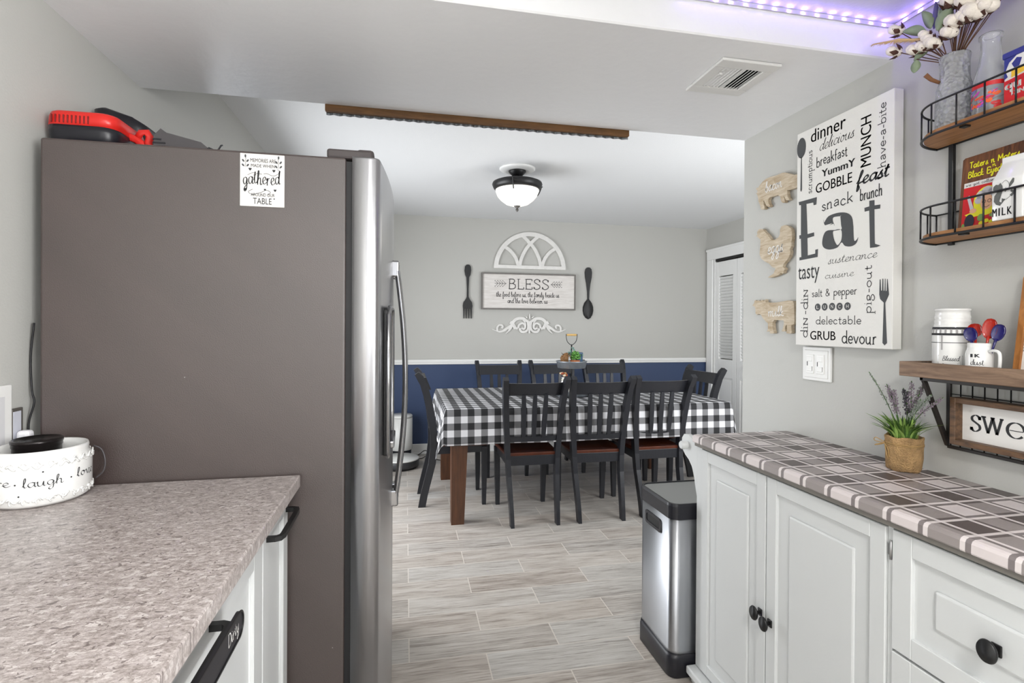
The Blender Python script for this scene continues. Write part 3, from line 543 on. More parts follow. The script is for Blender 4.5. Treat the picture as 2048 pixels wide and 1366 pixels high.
for k in range(5):
    x = 1.0265+k*.0115; M = Matrix.Translation((x, 1.485, 2.0945)) @ Matrix.Rotation(radians(-38), 4, 'Y')
    MB().box(-.0062, .0062, -.063, .063, -.0008, .0008, M=M).obj('slat', TRIM, V)
MB().box(.951, .961, 1.452, 1.458, 2.084, 2.092, .001).obj('lever', TRIM, V)

LED = mat('led_bead_purple', (.3, .22, 1), .3, emis=(.30, .18, 1), es=250)
E_ = thing('led_strip_light', 'clear LED tape glowing purple along the soffit and wall corner', 'light strip', (1.1, 1.286, 2.195))
MB().box(-.88, 1.418, 1.285, 1.289, 2.190, 2.200).obj('tape', mat('led_tape', g((200, 198, 205)), .3), E_)
MB().box(1.4155, 1.4195, -.3, 1.289, 2.190, 2.200).obj('tape', MATS['led_tape'], E_)
bead = MB().box(-.0026, .0026, -.0012, .0012, -.0018, .0018, .0006, 1).obj('led', LED); bead.parent = E_
bead.location = Vector((1.38, 1.2835, 2.195))-E_.location
for k in range(1, 15):
    d = bead.copy(); COL.objects.link(d); d.location = Vector((1.38-.046*k, 1.2835, 2.195))-E_.location
for k in range(8):
    d = bead.copy(); COL.objects.link(d); d.rotation_euler = (0, 0, pi/2); d.location = Vector((1.414, 1.25-.046*k, 2.195))-E_.location

# wooden sign hung on the far face of the soffit
T = thing('hanging_sign', 'long wooden sign backed on corrugated metal hanging from the soffit edge', 'sign', (.3, 2.0, 2.09))
b = MB(); b.box(-.291, .893, 1.986, 2.004, 2.078, 2.3, .002); b.obj('board', W_EDGE, T)
pts = [(-.289+i*1.184/240, 2.009+.0035*sin(i*1.184/240*2*pi/.036)) for i in range(241)]
r = [[(x, y, z) for x, y in pts]+[(x, y-.0015, z) for x, y in reversed(pts)] for z in (2.071, 2.3)]
MB().loft(r, True, False).obj('corrugated_face', GALV, T)

# ================================================================ refrigerator
R = thing('refrigerator', 'tall side-by-side refrigerator with brown-grey side and stainless curved doors', 'refrigerator', (-.49, 1.87, 0))
MB().box(-.845, -.155, 1.42, 2.33, .03, 1.738, .006).obj('body', FRIDGE, R)
MB().box(-.158, -.137, 1.428, 2.322, .05, 1.73).obj('door_seal', BLACKM, R)
def door_ring(y0, y1, z):
    fx = lambda y: -.043-.026*((y-1.875)/.455)**2
    p = [(-.139, y0), (fx(y0)-.012, y0)]
    rr = [(fx(y0+.012*t)-.012*(1-t)**2, y0+.014*t) for t in (.3, .65, 1)]
    p += rr; n = 14
    p += [(fx(y), y) for y in [y0+.014+(y1-y0-.028)*i/n for i in range(1, n)]]
    p += [(fx(y1-.012*t)-.012*(1-t)**2, y1-.014*t) for t in (1, .65, .3)]+[(fx(y1)-.012, y1), (-.139, y1)]
    return [(x, y, z) for x, y in p]
for nm, y0, y1 in (('n', 1.42, 1.843), ('f', 1.849, 2.33)):
    z1 = 1.742
    d = MB().loft([door_ring(y0, y1, .055), door_ring(y0, y1, 1.3), door_ring(y0, y1, z1-.004), [(x-.003 if x > -.13 else x, y, z1) for x, y, z in door_ring(y0, y1, z1)]]).obj('door', STEEL, R)
    yh = 1.805 if nm == 'n' else 1.885
    pts = [(-.028+.034*sin(pi*t)**.9-.006, yh, .70+.815*t) for t in [i/24 for i in range(25)]]
    h = MB(); rg = []
    for i, (x, y, z) in enumerate(pts):
        e = .5 if i in (0, 24) else 1
        rg.append([(x+cos(a)*.0095*e, y+sin(a)*.016*e, z) for a in [2*pi*k/12 for k in range(12)]])
    h.loft(rg)
    h.obj('handle', CHROME, d)
    for z in (.715, 1.49):
        MB().box(-.062, -.022, yh-.015, yh+.015, z-.028, z+.028, .006, 3).obj('handle_bracket', CHROME, d)
    if nm == 'n':
        q = MB().box(-.062, -.047, 1.50, 1.73, .93, 1.345, .006, 3).obj('water_dispenser', BLACK, d)
        b = MB(); b.tube([(-.048, 1.50, .94), (-.046, 1.50, 1.33), (-.044, 1.52, 1.35), (-.042, 1.71, 1.35), (-.042, 1.73, 1.33), (-.042, 1.73, .94), (-.046, 1.71, .925), (-.048, 1.52, .925)], .007, 8, closed=True); b.obj('dispenser_trim', CHROME, d)
        MB().box(-.060, -.030, 1.53, 1.70, .945, .965, .004).obj('drip_tray', CHROME, d)
MB().box(-.205, -.09, 1.432, 1.50, 1.739, 1.764, .006, 2).box(-.13, -.085, 1.435, 1.475, 1.743, 1.768, .009, 3).obj('hinge_cover', mat('hinge_grey', g((74, 68, 68)), .5), R)
MB().box(-.20, -.10, 2.25, 2.32, 1.739, 1.764, .006, 2).obj('hinge_cover', MATS['hinge_grey'], R)
MB().box(-.80, -.17, 1.45, 2.3, 0, .05).obj('base', BLACKM, R)

# magnet card on the fridge side
C_ = thing('magnet_sign', 'small white magnet reading gathered around our table on the fridge side', 'sign', (-.357, 1.417, 1.665))
MB().box(-.410, -.305, 1.4165, 1.4195, 1.598, 1.731, .001, 1).obj('card', PRINTW, C_)
t = MB(); M = frame((-.410, 1.4158, 1.598), (1, 0, 0), (0, 0, 1))
font_text(t, 'MEMORIES ARE', M, .060, .0098, .0245, .1115); font_text(t, 'MADE WHEN', M, .056, .0082, .026, .099)
stroke_text(t, 'gathered', M, .088, .0185, .007, .056, .17, nib=(.5, .35), bounce=.12)
t.ribbon(smooth2([(.03, .043), (.02, .036), (.03, .030), (.05, .036), (.062, .042), (.072, .037), (.066, .030)], 6), .001, M)
t.ribbon(smooth2([(.018, .078), (.03, .084), (.052, .082)], 6), .0009, M); t.ribbon(smooth2([(.056, .083), (.064, .084), (.08, .079), (.095, .09), (.088, .096)], 6), .0009, M)
font_text(t, 'AROUND OUR', M, .056, .0085, .026, .0255); font_text(t, 'TABLE', M, .044, .0165, .031, .006)
def heart(cx, cy, s): t.poly([(cx, cy-s), (cx-s*.9, cy+.1*s), (cx-s*.8, cy+.75*s), (cx-.35*s, cy+.9*s), (cx, cy+.5*s), (cx+.35*s, cy+.9*s), (cx+.8*s, cy+.75*s), (cx+.9*s, cy+.1*s)], M)
for h in ((.024, .093, .004), (.08, .0915, .004), (.013, .042, .0038), (.059, .043, .0028), (.083, .042, .0036), (.081, .0205, .002)): heart(*h)
t.obj('lettering', INK, C_)
for sx, x0 in ((1, .013), (-1, .091)):
    t = MB()
    t.ribbon([(x0, .098), (x0+.001*sx, .124)], .0008, M)
    for dx, dy, a in ((0, .124, 90), (-.005, .113, 125), (.005, .113, 55), (-.005, .102, 130), (.005, .102, 50)):
        ca, sa = cos(radians(a)), sin(radians(a)); P = (x0+dx*.5, dy-.003)
        t.poly([(P[0]+ca*u-sa*v, P[1]+sa*u+ca*v) for u, v in ((0, 0), (.003, .002), (.007, .002), (.009, 0), (.007, -.002), (.003, -.002))], M)
    t.obj('leaf_print', INKS, C_)

# things on top of the fridge
def rrect(x0, x1, y0, y1, r, n=5):
    o = []
    for cx, cy, a0 in ((x1-r, y0+r, -90), (x1-r, y1-r, 0), (x0+r, y1-r, 90), (x0+r, y0+r, 180)):
        o += [(cx+r*cos(radians(a0+90*i/n)), cy+r*sin(radians(a0+90*i/n))) for i in range(n+1)]
    return o
def slab(mb, pts, zs):   # zs list of (z, shrink)
    cx = sum(p[0] for p in pts)/len(pts); cy = sum(p[1] for p in pts)/len(pts)
    return mb.loft([[(cx+(x-cx)*s, cy+(y-cy)*s, z) for x, y in pts] for z, s in zs])
RED = mat('red_plastic', g((206, 40, 34)), .3); BLKP = mat('black_plastic', g((28, 28, 34)), .35)
W_ = thing('tool_battery_charger', 'red and black ribbed plastic charger case on top of the fridge', 'charger', (-.77, 1.55, 1.738))
base = rrect(-.872, -.715, 1.47, 1.655, .035)
slab(MB(), base, [(1.745, .90), (1.75, .96), (1.775, 1.0), (1.788, 1.0)]).obj('lower_shell', BLKP, W_)
slab(MB(), base, [(1.788, 1.0), (1.812, .985), (1.822, .95), (1.825, .9)]).obj('upper_shell', RED, W_)
b = MB()
for k in range(10): b.box(-.852+k*.0088, -.8495+k*.0088, 1.4685, 1.4735, 1.792, 1.812, .0008, 1)
b.obj('vent_slots', mat('dark_red', g((110, 18, 16)), .6), W_)
slab(MB(), rrect(-.84, -.69, 1.48, 1.60, .03), [(1.738, 1), (1.744, 1), (1.752, .9)]).obj('foot_plate', BLKP, W_)
W_ = thing('tool_battery', 'black rounded tool battery beside the red charger on the fridge', 'battery', (-.777, 1.73, 1.74))
P = rrect(-.872, -.735, 1.668, 1.79, .03)
MB().loft([[(x, y, 1.74) for x, y in P], [(x, y, 1.86) for x, y in P], [(x, y, 1.906-(max(0, x+.80))*.55) for x, y in P], [(-.803+(x+.803)*.88, 1.73+(y-1.73)*.86, 1.912-(max(0, x+.80))*.6) for x, y in P]]).obj('case', BLKP, W_)
b = MB(); b.tube([(-.700, 1.55, 1.790), (-.690, 1.548, 1.806), (-.676, 1.548, 1.808), (-.668, 1.548, 1.795), (-.672, 1.548, 1.778), (-.664, 1.546, 1.766), (-.65, 1.546, 1.757), (-.636, 1.546, 1.758)], .0055, 8, flat=1.8)
b.tube([(-.735, 1.548, 1.800), (-.715, 1.548, 1.792), (-.700, 1.548, 1.786), (-.688, 1.548, 1.776), (-.675, 1.546, 1.762)], .005, 8, flat=2); b.obj('red_strap', RED, W_)
GP = mat('grey_plastic', g((74, 71, 73)), .4)
W_ = thing('plastic_nozzle', 'dark grey wedge shaped plastic piece with ribbed end on top of the fridge', 'plastic part', (-.59, 1.55, 1.738))
prof = [(-.648, 1.741), (-.648, 1.793), (-.632, 1.812), (-.618, 1.802), (-.565, 1.79), (-.535, 1.783), (-.515, 1.766), (-.508, 1.741)]
MB().poly(prof, frame((0, 1.62, 0), (1, 0, 0), (0, 0, 1)), .10).obj('shell', GP, W_)
b = MB()
for k in range(5): b.box(-.650, -.59-.01*k, 1.5185, 1.5225, 1.745+k*.009, 1.749+k*.009)
b.obj('ribs', BLKP, W_)
tag(MB().tube([(-.50, 1.45, 1.740), (-.492, 1.45, 1.748), (-.484, 1.455, 1.745), (-.478, 1.45, 1.741), (-.47, 1.45, 1.745), (-.464, 1.45, 1.756), (-.460, 1.45, 1.757)], .0022, 6).tube([(-.484, 1.45, 1.7405), (-.45, 1.46, 1.7405), (-.42, 1.455, 1.741)], .0018, 6).obj('twist_tie', BLKP), 'tiny curled black wire tie on top of the fridge', 'tie')

# ================================================================ left worktop and cabinets
tag(MB().box(-.880, -.262, -1.2, 1.408, .884, .915, .003, 2).obj('worktop', QUARTZ), 'speckled grey-beige quartz worktop running up to the fridge', 'worktop')
XF = -.291
def shaker(name, x, sgn, y0, y1, z0, z1, m, parent, fw=.058, raised=False, th=.018):
    """panel door: frame + recess, face at x, facing sgn"""
    f = MB(); a, b_ = sorted((x, x-sgn*th)); xi = x-sgn*.009
    f.box(a, b_, y0, y0+fw, z0, z1, .0015, 1).box(a, b_, y1-fw, y1, z0, z1, .0015, 1).box(a, b_, y0+fw, y1-fw, z0, z0+fw, .0015, 1).box(a, b_, y0+fw, y1-fw, z1-fw, z1, .0015, 1)
    a, b_ = sorted((xi, x-sgn*th)); f.box(a, b_, y0+fw-.002, y1-fw+.002, z0+fw-.002, z1-fw+.002)
    if raised:
        g_ = .045; a, b_ = sorted((x-sgn*.003, x-sgn*.012)); f.box(a, b_, y0+fw+g_, y1-fw-g_, z0+fw+g_, z1-fw-g_, .005, 2)
    else:
        for p in (y0+fw, y1-fw): f.tube([(xi, p, z0+fw), (xi, p, z1-fw)], .003, 6)
    return f.obj(name, m, parent)
def pull(y0, y1, x, z, parent, out=.036):
    h = MB(); xo = x+out; rr = .0075
    pts = [(x, y0, z), (xo-.012, y0, z), (xo-.003, y0+.005, z), (xo, y0+.018, z), (xo, (y0+y1)/2, z), (xo, y1-.018, z), (xo-.003, y1-.005, z), (xo-.012, y1, z), (x, y1, z)]
    h.loft([[(px+ax, py+ay, pz+az) for ax, ay, az in q] for (px, py, pz), q in zip(pts, [[(0, -.006, -rr*.7), (0, .006, -rr*.7), (0, .006, rr*.7), (0, -.006, rr*.7)]]*2+[[(.003, -.005, -rr*.7), (-.004, .006, -rr*.7), (-.004, .006, rr*.7), (.003, -.005, rr*.7)]]+[[(.005, 0, -rr*.7), (-.006, 0, -rr*.7), (-.006, 0, rr*.7), (.005, 0, rr*.7)]]*3+[[(.003, .005, -rr*.7), (-.004, -.006, -rr*.7), (-.004, -.006, rr*.7), (.003, .005, rr*.7)]]+[[(0, .006, -rr*.7), (0, -.006, -rr*.7), (0, -.006, rr*.7), (0, .006, rr*.7)]]*2)], True, False)
    return h.obj('handle', BLACK, parent)
A_ = thing('base_cabinet', 'narrow white shaker base cabinet with short black handle next to the fridge', 'cabinet', (-.59, 1.26, 0), 'white base cabinets under the quartz worktop')
MB().box(-.875, -.31, 1.168, 1.404, .1, .884).obj('body', WHITE, A_)
d = shaker('door', XF, 1, 1.170, 1.402, .115, .872, WHITE, A_, .045); pull(1.20, 1.385, XF, .836, d, .030)
MB().box(-.86, -.35, 1.168, 1.402, 0, .1).obj('toe_kick', BLACKM, A_)
A_ = thing('dishwasher', 'white panel-fronted dishwasher with long black bar handle under the worktop', 'dishwasher', (-.59, .7, 0))
MB().box(-.875, -.31, .40, 1.162, .1, .884).obj('body', WHITE, A_)
d = shaker('door', XF, 1, .402, 1.164, .115, .872, WHITE, A_, .06); pull(.57, .868, XF, .836, d, .030)
MB().box(-.86, -.35, .40, 1.162, 0, .1).obj('toe_kick', BLACKM, A_)
A_ = thing('base_cabinet', 'white base cabinet at the near end of the quartz worktop', 'cabinet', (-.59, -.4, 0), 'white base cabinets under the quartz worktop')
MB().box(-.875, -.31, -1.2, .394, .1, .884).obj('body', WHITE, A_)
shaker('door', XF, 1, -.40, .39, .115, .872, WHITE, A_); shaker('door', XF, 1, -1.195, -.41, .115, .872, WHITE, A_)
# dirty / clean sign on the dishwasher handle
D_ = thing('handle_sign', 'black oblong sign reading Dirty hung over the dishwasher handle', 'sign', (-.25, .76, .84))
Mx = frame((-.2525, 0, 0), (0, 1, 0), (0, 0, 1))
pl_ = []
for cy, a0 in ((.859, -90), (.66, 90)): pl_ += [(cy+.0195*cos(radians(a0+i*15)), .839+.0195*sin(radians(a0+i*15))) for i in range(13)]
MB().poly(pl_, Mx, .005).obj('plate', BLKP, D_)
b = MB(); b.ribbon(pl_+[pl_[0]], .003, frame((-.2475, 0, 0), (0, 1, 0), (0, 0, 1)), .0015); b.obj('raised_rim', BLACK, D_)
t = MB(); stroke_text(t, 'Dirty', frame((-.2472, 0, 0), (0, 1, 0), (0, 0, 1)), .050, .0105, .808, .833, .18, nib=(.5, .4)); t.obj('lettering', PRINTW, D_)

# ================================================================ things on the left worktop
Bq = (-.783, 1.322)
CWARM = W_ = thing('candle_warmer', 'white ceramic dish candle warmer printed live laugh love on the worktop', 'candle warmer', (Bq[0], Bq[1], .915))
MB().lathe([(0, .917), (.078, .917), (.086, .924), (.0885, .945), (.0885, .995), (.087, 1.008), (.082, 1.018), (.083, 1.026), (.081, 1.032), (.077, 1.030), (.075, 1.012), (.074, .990), (0, .985)], (*Bq, 0), 56, cap=False).obj('dish', CERAM, W_)
random.seed(3)
for zc, wv in ((1.003, 1), (.936, -1)):
    b = MB()
    for k in range(26):
        a0 = 2*pi*k/26
        pts = []
        for i in range(7):
            t_ = i/6; aa = a0+.02+t_*.20; zz = zc+.004*sin(t_*6+wv*k); pts.append((Bq[0]+.0888*cos(aa), Bq[1]+.0888*sin(aa), zz))
        b.tube(pts, .0022, 5)
        cc = a0+.12; b.tube([(Bq[0]+.0888*cos(cc+.045*cos(q)), Bq[1]+.0888*sin(cc+.045*cos(q)), zc+wv*.004+.0055*sin(q)) for q in [j*.9 for j in range(6)]], .0014, 5)
    b.obj('scroll_relief', CERAM, W_)
# script wrapped round the dish
t = MB(); I4 = Matrix.Identity(4)
stroke_text(t, 'live', I4, .05, .009, -.098, .966, .2, nib=(.6, .25)); stroke_text(t, 'laugh', I4, .066, .010, -.028, .962, .2, nib=(.6, .25)); stroke_text(t, 'love', I4, .052, .010, .064, .966, .2, nib=(.6, .25))
for x, y in ((-.04, .969), (.052, .969), (.004, .991), (-.034, .945), (.10, .966)): t.poly([(x+.0018*cos(a), y+.0018*sin(a)) for a in [k*pi/4 for k in range(8)]], I4)
a0 = radians(-60)
t.v = [(Bq[0]+.0892*cos(a0+x/.0892), Bq[1]+.0892*sin(a0+x/.0892), y) for x, y, z in t.v]; t.obj('lettering', INK, W_)
b = MB(); cx, cy = -.795, 1.33
tag(b.lathe([(0, .986), (.040, .986), (.042, .99), (.042, 1.028), (.0435, 1.03), (.0435, 1.037), (.045, 1.038), (.045, 1.044), (.042, 1.046), (.038, 1.043), (0, 1.043)], (cx, cy, 0), 40).obj('candle_jar', mat('dark_lid', g((34, 30, 30)), .22, metal=.5)), 'low black lidded candle jar sitting in the white warmer', 'candle')
W_ = thing('picture_frame', 'white beaded picture frame standing against the left wall', 'picture frame', (-.872, 1.33, .915))
MB().box(-.8838, -.8745, 1.26, 1.382, .915, 1.16, .003).obj('frame', TRIM, W_)
MB().box(-.8744, -.8738, 1.285, 1.358, .95, 1.135).obj('picture', mat('mat_grey', g((206, 206, 208)), .6), W_)
W_ = thing('photo_card', 'small dark-edged framed card between white frame and fridge', 'picture frame', (-.875, 1.40, .915))
MB().box(-.882, -.876, 1.384, 1.418, .916, 1.103, .001, 1).obj('frame', mat('dark_grey_edge', g((88, 84, 80)), .5), W_)
MB().box(-.8762, -.875, 1.386, 1.410, .93, 1.096).obj('card', mat('pale_blue_card', g((196, 198, 208)), .6), W_)
tag(MB().box(-.8735, -.846, 1.387, 1.410, .915, 1.052, .008, 3).obj('power_adapter', mat('white_plastic', g((228, 228, 232)), .35)), 'white plastic block behind the candle warmer', 'plug')
MB().tube(smooth2([(-.870, 1.444, 1.30), (-.878, 1.446, 1.22), (-.872, 1.440, 1.14), (-.866, 1.438, 1.11), (-.876, 1.436, 1.06), (-.872, 1.434, 1.0)], 5), .0022, 6).obj('power_cord', BLACKM, R)
MB().tube(smooth2([(-.72, 1.395, 1.012), (-.705, 1.398, 1.002), (-.697, 1.398, .975), (-.70, 1.396, .95), (-.715, 1.393, .935)], 5), .0018, 6).obj('power_cord', GP, CWARM)

# ================================================================ dining table, cloth, chairs
TX0, TX1, TY0, TY1, TZ = .262, 2.305, 3.362, 4.49, .752
T = thing('dining_table', 'long wooden dining table with square tapered brown legs', 'table', ((TX0+TX1)/2, (TY0+TY1)/2, 0))
MB().box(TX0, TX1, TY0, TY1, .722, TZ, .004).obj('tabletop', LEGW, T)
b = MB(); b.box(TX0+.05, TX1-.05, TY0+.05, TY0+.07, .64, .722).box(TX0+.05, TX1-.05, TY1-.07, TY1-.05, .64, .722).box(TX0+.05, TX0+.07, TY0+.07, TY1-.07, .64, .722).box(TX1-.07, TX1-.05, TY0+.07, TY1-.07, .64, .722)
b.obj('apron', LEGW, T)
for sx, x in ((1, TX0+.035), (-1, TX1-.035)):
    for sy, y in ((1, TY0+.012), (-1, TY1-.03)):
        q = lambda w, z: [(x, y, z), (x+sx*w, y, z), (x+sx*w, y+sy*w, z), (x, y+sy*w, z)]
        MB().loft([q(.084, 0), q(.096, .3), q(.114, .722)], True, False).obj('leg', LEGW, T)
# gingham cloth: top and hanging skirts, folded cones at the corners
HL = .232; m = MB(); uvs = []; NU, NV = 100, 66
lx, ly = TX1-TX0+.01, TY1-TY0+.01; ox, oy = TX0-.005, TY0-.005
us = [-HL+HL*i/10 for i in range(10)]+[lx*i/80 for i in range(81)]+[lx+HL*i/10 for i in range(1, 11)]
vs_ = [-HL+HL*i/10 for i in range(10)]+[ly*i/50 for i in range(51)]+[ly+HL*i/10 for i in range(1, 11)]
def cl(u, v):
    a = -u if u < 0 else (u-lx if u > lx else 0); c = -v if v < 0 else (v-ly if v > ly else 0)
    sx = -1 if u < 0 else 1; sy = -1 if v < 0 else 1
    bx, by = ox+min(max(u, 0), lx), oy+min(max(v, 0), ly)
    if a == 0 and c == 0: return (bx, by, TZ+.004)
    if c == 0: return (bx+sx*(.006+.13*a+.012*sin(v*11)*a/HL), by, TZ+.003-.975*a)
    if a == 0: return (bx, by+sy*(.006+.045*c+.007*sin(u*9+1)*c/HL), TZ+.003-.99*c)
    rr = sqrt(a*a+c*c); th = math.atan2(c, a); k = sin(2*th)
    fx_ = cos(th)**2*(.13)+.16*k; fy_ = sin(th)**2*.045+.02*k-.10*k*cos(th)**2
    return (bx+sx*(.006+rr*fx_*.8), by+sy*(.006+rr*fy_), TZ+.003-rr*.965)
for v in vs_:
    for u in us: m.v.append(cl(u, v)); uvs.append((u+.3462, v+.354))
W1 = len(us)
for j in range(len(vs_)-1):
    for i in range(W1-1): m.f.append((j*W1+i, j*W1+i+1, (j+1)*W1+i+1, (j+1)*W1+i)); m.sm.append(True)
cloth = m.obj('tablecloth', GING, None, uvs, True); tag(cloth, 'black and white buffalo check cloth draped over the dining table', 'tablecloth')
cloth.modifiers.new('thickness', 'SOLIDIFY').thickness = .0012

def make_chair(label, group):
    t = thing('dining_chair', label, 'chair', (0, 0, 0), group)
    # local frame: chair faces +y, back of the seat at y=0, seat top z=.455
    prof = [(-.088, 0), (-.072, .09), (-.045, .20), (-.018, .31), (-.006, .42), (-.008, .52), (-.022, .64), (-.048, .77), (-.080, .88), (-.108, .935), (-.130, .962)]
    xs = [.152, .154, .158, .163, .168, .174, .183, .191, .199, .204, .206]
    for s in (-1, 1):
        rg = []
        for (y, z), x in zip(prof, xs):
            e = 1 if z < .93 else (.85 if z < .95 else .55); hw = .0115+.0065*min(1, z/.6); dp = .026*e
            ty = 0 if z < .9 else .010
            rg.append([(s*x-hw, y-dp, z-ty), (s*x+hw, y-dp, z-ty), (s*x+hw, y+dp, z+ty), (s*x-hw, y+dp, z+ty)])
        MB().loft(rg, True, False).obj('back_leg', CHAIR, t)
        q = lambda w, x, y, z: [(x-w, y-w, z), (x+w, y-w, z), (x+w, y+w, z), (x-w, y+w, z)]
        MB().loft([q(.014, s*.170, .357, 0), q(.018, s*.173, .357, .2), q(.020, s*.176, .357, .425)], True, False).obj('front_leg', CHAIR, t)
    # top rail, bowed
    rg = []
    for i in range(15):
        u = -1+2*i/14; x = u*.191; yb = -.046-.022*(1-u*u)-.002; dz = .008*(1-u*u)
        rg.append([(x, yb, .843), (x, yb+.020, .843), (x, yb-.014, .928-dz*.3), (x, yb-.036, .928-dz*.3)])
    MB().loft(rg, True, False).obj('top_rail', CHAIR, t)
    rg = []
    for i in range(9):
        u = -1+2*i/8; x = u*.166; yb = -.018-.010*(1-u*u)
        rg.append([(x, yb-.006, .536), (x, yb+.014, .536), (x, yb+.010, .570), (x, yb-.010, .570)])
    MB().loft(rg, True, False).obj('lower_rail', CHAIR, t)
    for k in range(3):
        u = (k-1)*.40; rg = []
        for i in range(7):
            f = i/6; z = .562+f*.287; x = u*(.168+.02*f); w = .0125+.0035*sin(pi*f) if k != 1 else .0125+.0035*sin(pi*f)
            y = -.026-.010*(1-u*u)-.036*f-.012*sin(pi*f)+.012*sin(pi*f*1.0)
            rg.append([(x-w, y-.0065, z), (x+w, y-.0065, z), (x+w, y+.0065, z), (x-w, y+.0065, z)])
        MB().loft(rg, True, False).obj('slat', CHAIR, t)
    b = MB(); b.box(-.165, .165, -.016, .004, .375, .440, .002); b.box(-.170, .170, .347, .365, .385, .430, .002)
    for s in (-1, 1):
        b.hexa([(s*.158, 0, .378), (s*.176, 0, .378), (s*.176, 0, .432), (s*.158, 0, .432)], [(s*.162, .350, .385), (s*.180, .350, .385), (s*.180, .350, .430), (s*.162, .350, .430)])
    b.obj('seat_frame', CHAIR, t)
    so = [(-.160, -.012), (.160, -.012), (.178, .0), (.196, .37), (.184, .388), (.12, .398), (0, .402), (-.12, .398), (-.184, .388), (-.196, .37), (-.178, .0)]
    rg = [[(x*s, .2+(y-.2)*s, z) for x, y in so] for z, s in ((.4325, .965), (.437, 1.0), (.452, 1.0), (.459, .975))]+[[(x*.80, .2+(y-.2)*.80, .456) for x, y in so], [(x*.5, .2+(y-.2)*.5, .448) for x, y in so]]
    MB().loft(rg, True, False).obj('seat', SEAT, t)
    return t
GR = 'charcoal slat-back chairs around the dining table'
ch = make_chair('charcoal dining chair with brown seat, leftmost of the near row', GR)
ch.location = (.832, 3.358, 0)
dup(ch, (1.287, 3.352, 0), radians(-1), 'charcoal dining chair, middle of the three with backs to the kitchen')
dup(ch, (1.742, 3.372, 0), radians(1), 'charcoal dining chair, rightmost of the near row, behind the bin')
dup(ch, (.208, 3.905, 0), radians(-90), 'charcoal dining chair seen side-on at the left end of the table')
dup(ch, (2.36, 3.93, 0), radians(97), 'charcoal dining chair at the right end of the table by the closet')
dup(ch, (.865, 4.735, 0), radians(180), 'charcoal dining chair by the blue wall, leftmost of the far row')
dup(ch, (1.385, 4.735, 0), radians(180), 'charcoal dining chair by the blue wall, behind the tiered tray')
dup(ch, (1.915, 4.735, 0), radians(180), 'charcoal dining chair by the blue wall, rightmost of the far row')

# ================================================================ tiered tray and what stands on it
tx, ty = 1.28, 3.9
T = thing('tiered_tray', 'galvanised two-tier tray with wooden carrying handle on the tablecloth', 'tray', (tx, ty, .757))
def tier(r, z, h, fl=.005): return MB().lathe([(0, z), (r-.012, z), (r-.008, z+.002), (r, z+h-.006), (r+.006, z+h), (r+.003, z+h+.004), (r-.003, z+h-.002), (r-.009, z+fl), (0, z+fl)], (tx, ty, 0), 48, cap=False)
tier(.158, .760, .04).obj('tier', GALV, T); tier(.118, .972, .052, .028).obj('tier', GALV, T)
MB().tube([(tx, ty, .762), (tx, ty, 1.155)], .005, 10).lathe([(0, .80), (.012, .80), (.014, .815), (.008, .83), (0, .83)], (tx, ty, 0), 16).obj('post', BLACK, T)
hz = [(tx-.045, ty, 1.238), (tx-.044, ty, 1.21), (tx-.036, ty, 1.18), (tx-.018, ty, 1.16), (tx, ty, 1.153), (tx+.018, ty, 1.16), (tx+.036, ty, 1.18), (tx+.044, ty, 1.21), (tx+.045, ty, 1.238)]
MB().tube(smooth2(hz, 3), .0028, 8).obj('handle', BLACK, T)
MB().lathe([(0, -.04), (.007, -.04), (.009, -.025), (.007, -.012), (.009, 0), (.007, .012), (.009, .025), (.007, .04), (0, .04)], (tx, ty, 1.231), 16, 'X').obj('grip', mat('pale_grip_wood', g((196, 158, 92)), .5), T)
# highland cow figurine
FUR = mat('brown_fur', g((122, 88, 54)), .8, var=.35, vscale=120, bump=.5, bscale=260)
F = thing('cow_figurine', 'small shaggy brown highland cow figurine on the upper tray', 'figurine', (tx-.065, ty-.045, .978))
def blob(mb, c, rx, ry, rz, j=0, n=14, seed=1):
    bm = bmesh.new(); bmesh.ops.create_uvsphere(bm, u_segments=n, v_segments=n-4, radius=1); rs = random.Random(seed)
    for q in bm.verts:
        k = 1+rs.uniform(-j, j); q.co = Vector((c[0]+q.co.x*rx*k, c[1]+q.co.y*ry*k, c[2]+q.co.z*rz*k))
    return mb.bm(bm, True)
cx, cy = tx-.065, ty-.045; b = MB(); blob(b, (cx, cy+.01, 1.015), .027, .034, .030, .1); blob(b, (cx-.003, cy-.024, 1.032), .019, .018, .022, .12, 14, 2); blob(b, (cx-.003, cy-.036, 1.02), .012, .012, .012, .08, 12, 3); blob(b, (cx-.002, cy-.028, 1.05), .016, .014, .010, .25, 12, 4)
for dx in (-.014, .014):
    for dy in (-.012, .03): b.tube([(cx+dx, cy+dy, 1.005), (cx+dx, cy+dy, .9785)], [.009, .008], 8)
b.obj('body', FUR, F)
for s in (-1, 1): MB().tube([(cx+s*.012, cy-.022, 1.046), (cx+s*.024, cy-.024, 1.050), (cx+s*.032, cy-.025, 1.062)], [.004, .003, .001], 8).obj('horn', mat('horn', g((70, 62, 54)), .5), F)
for s in (-1, 1): blob(MB(), (cx+s*.024, cy-.022, 1.038), .009, .004, .005).obj('ear', FUR, F)
F.scale = (1.15, 1.15, 1.15); F.location.z += .0225; F.location.y += .012
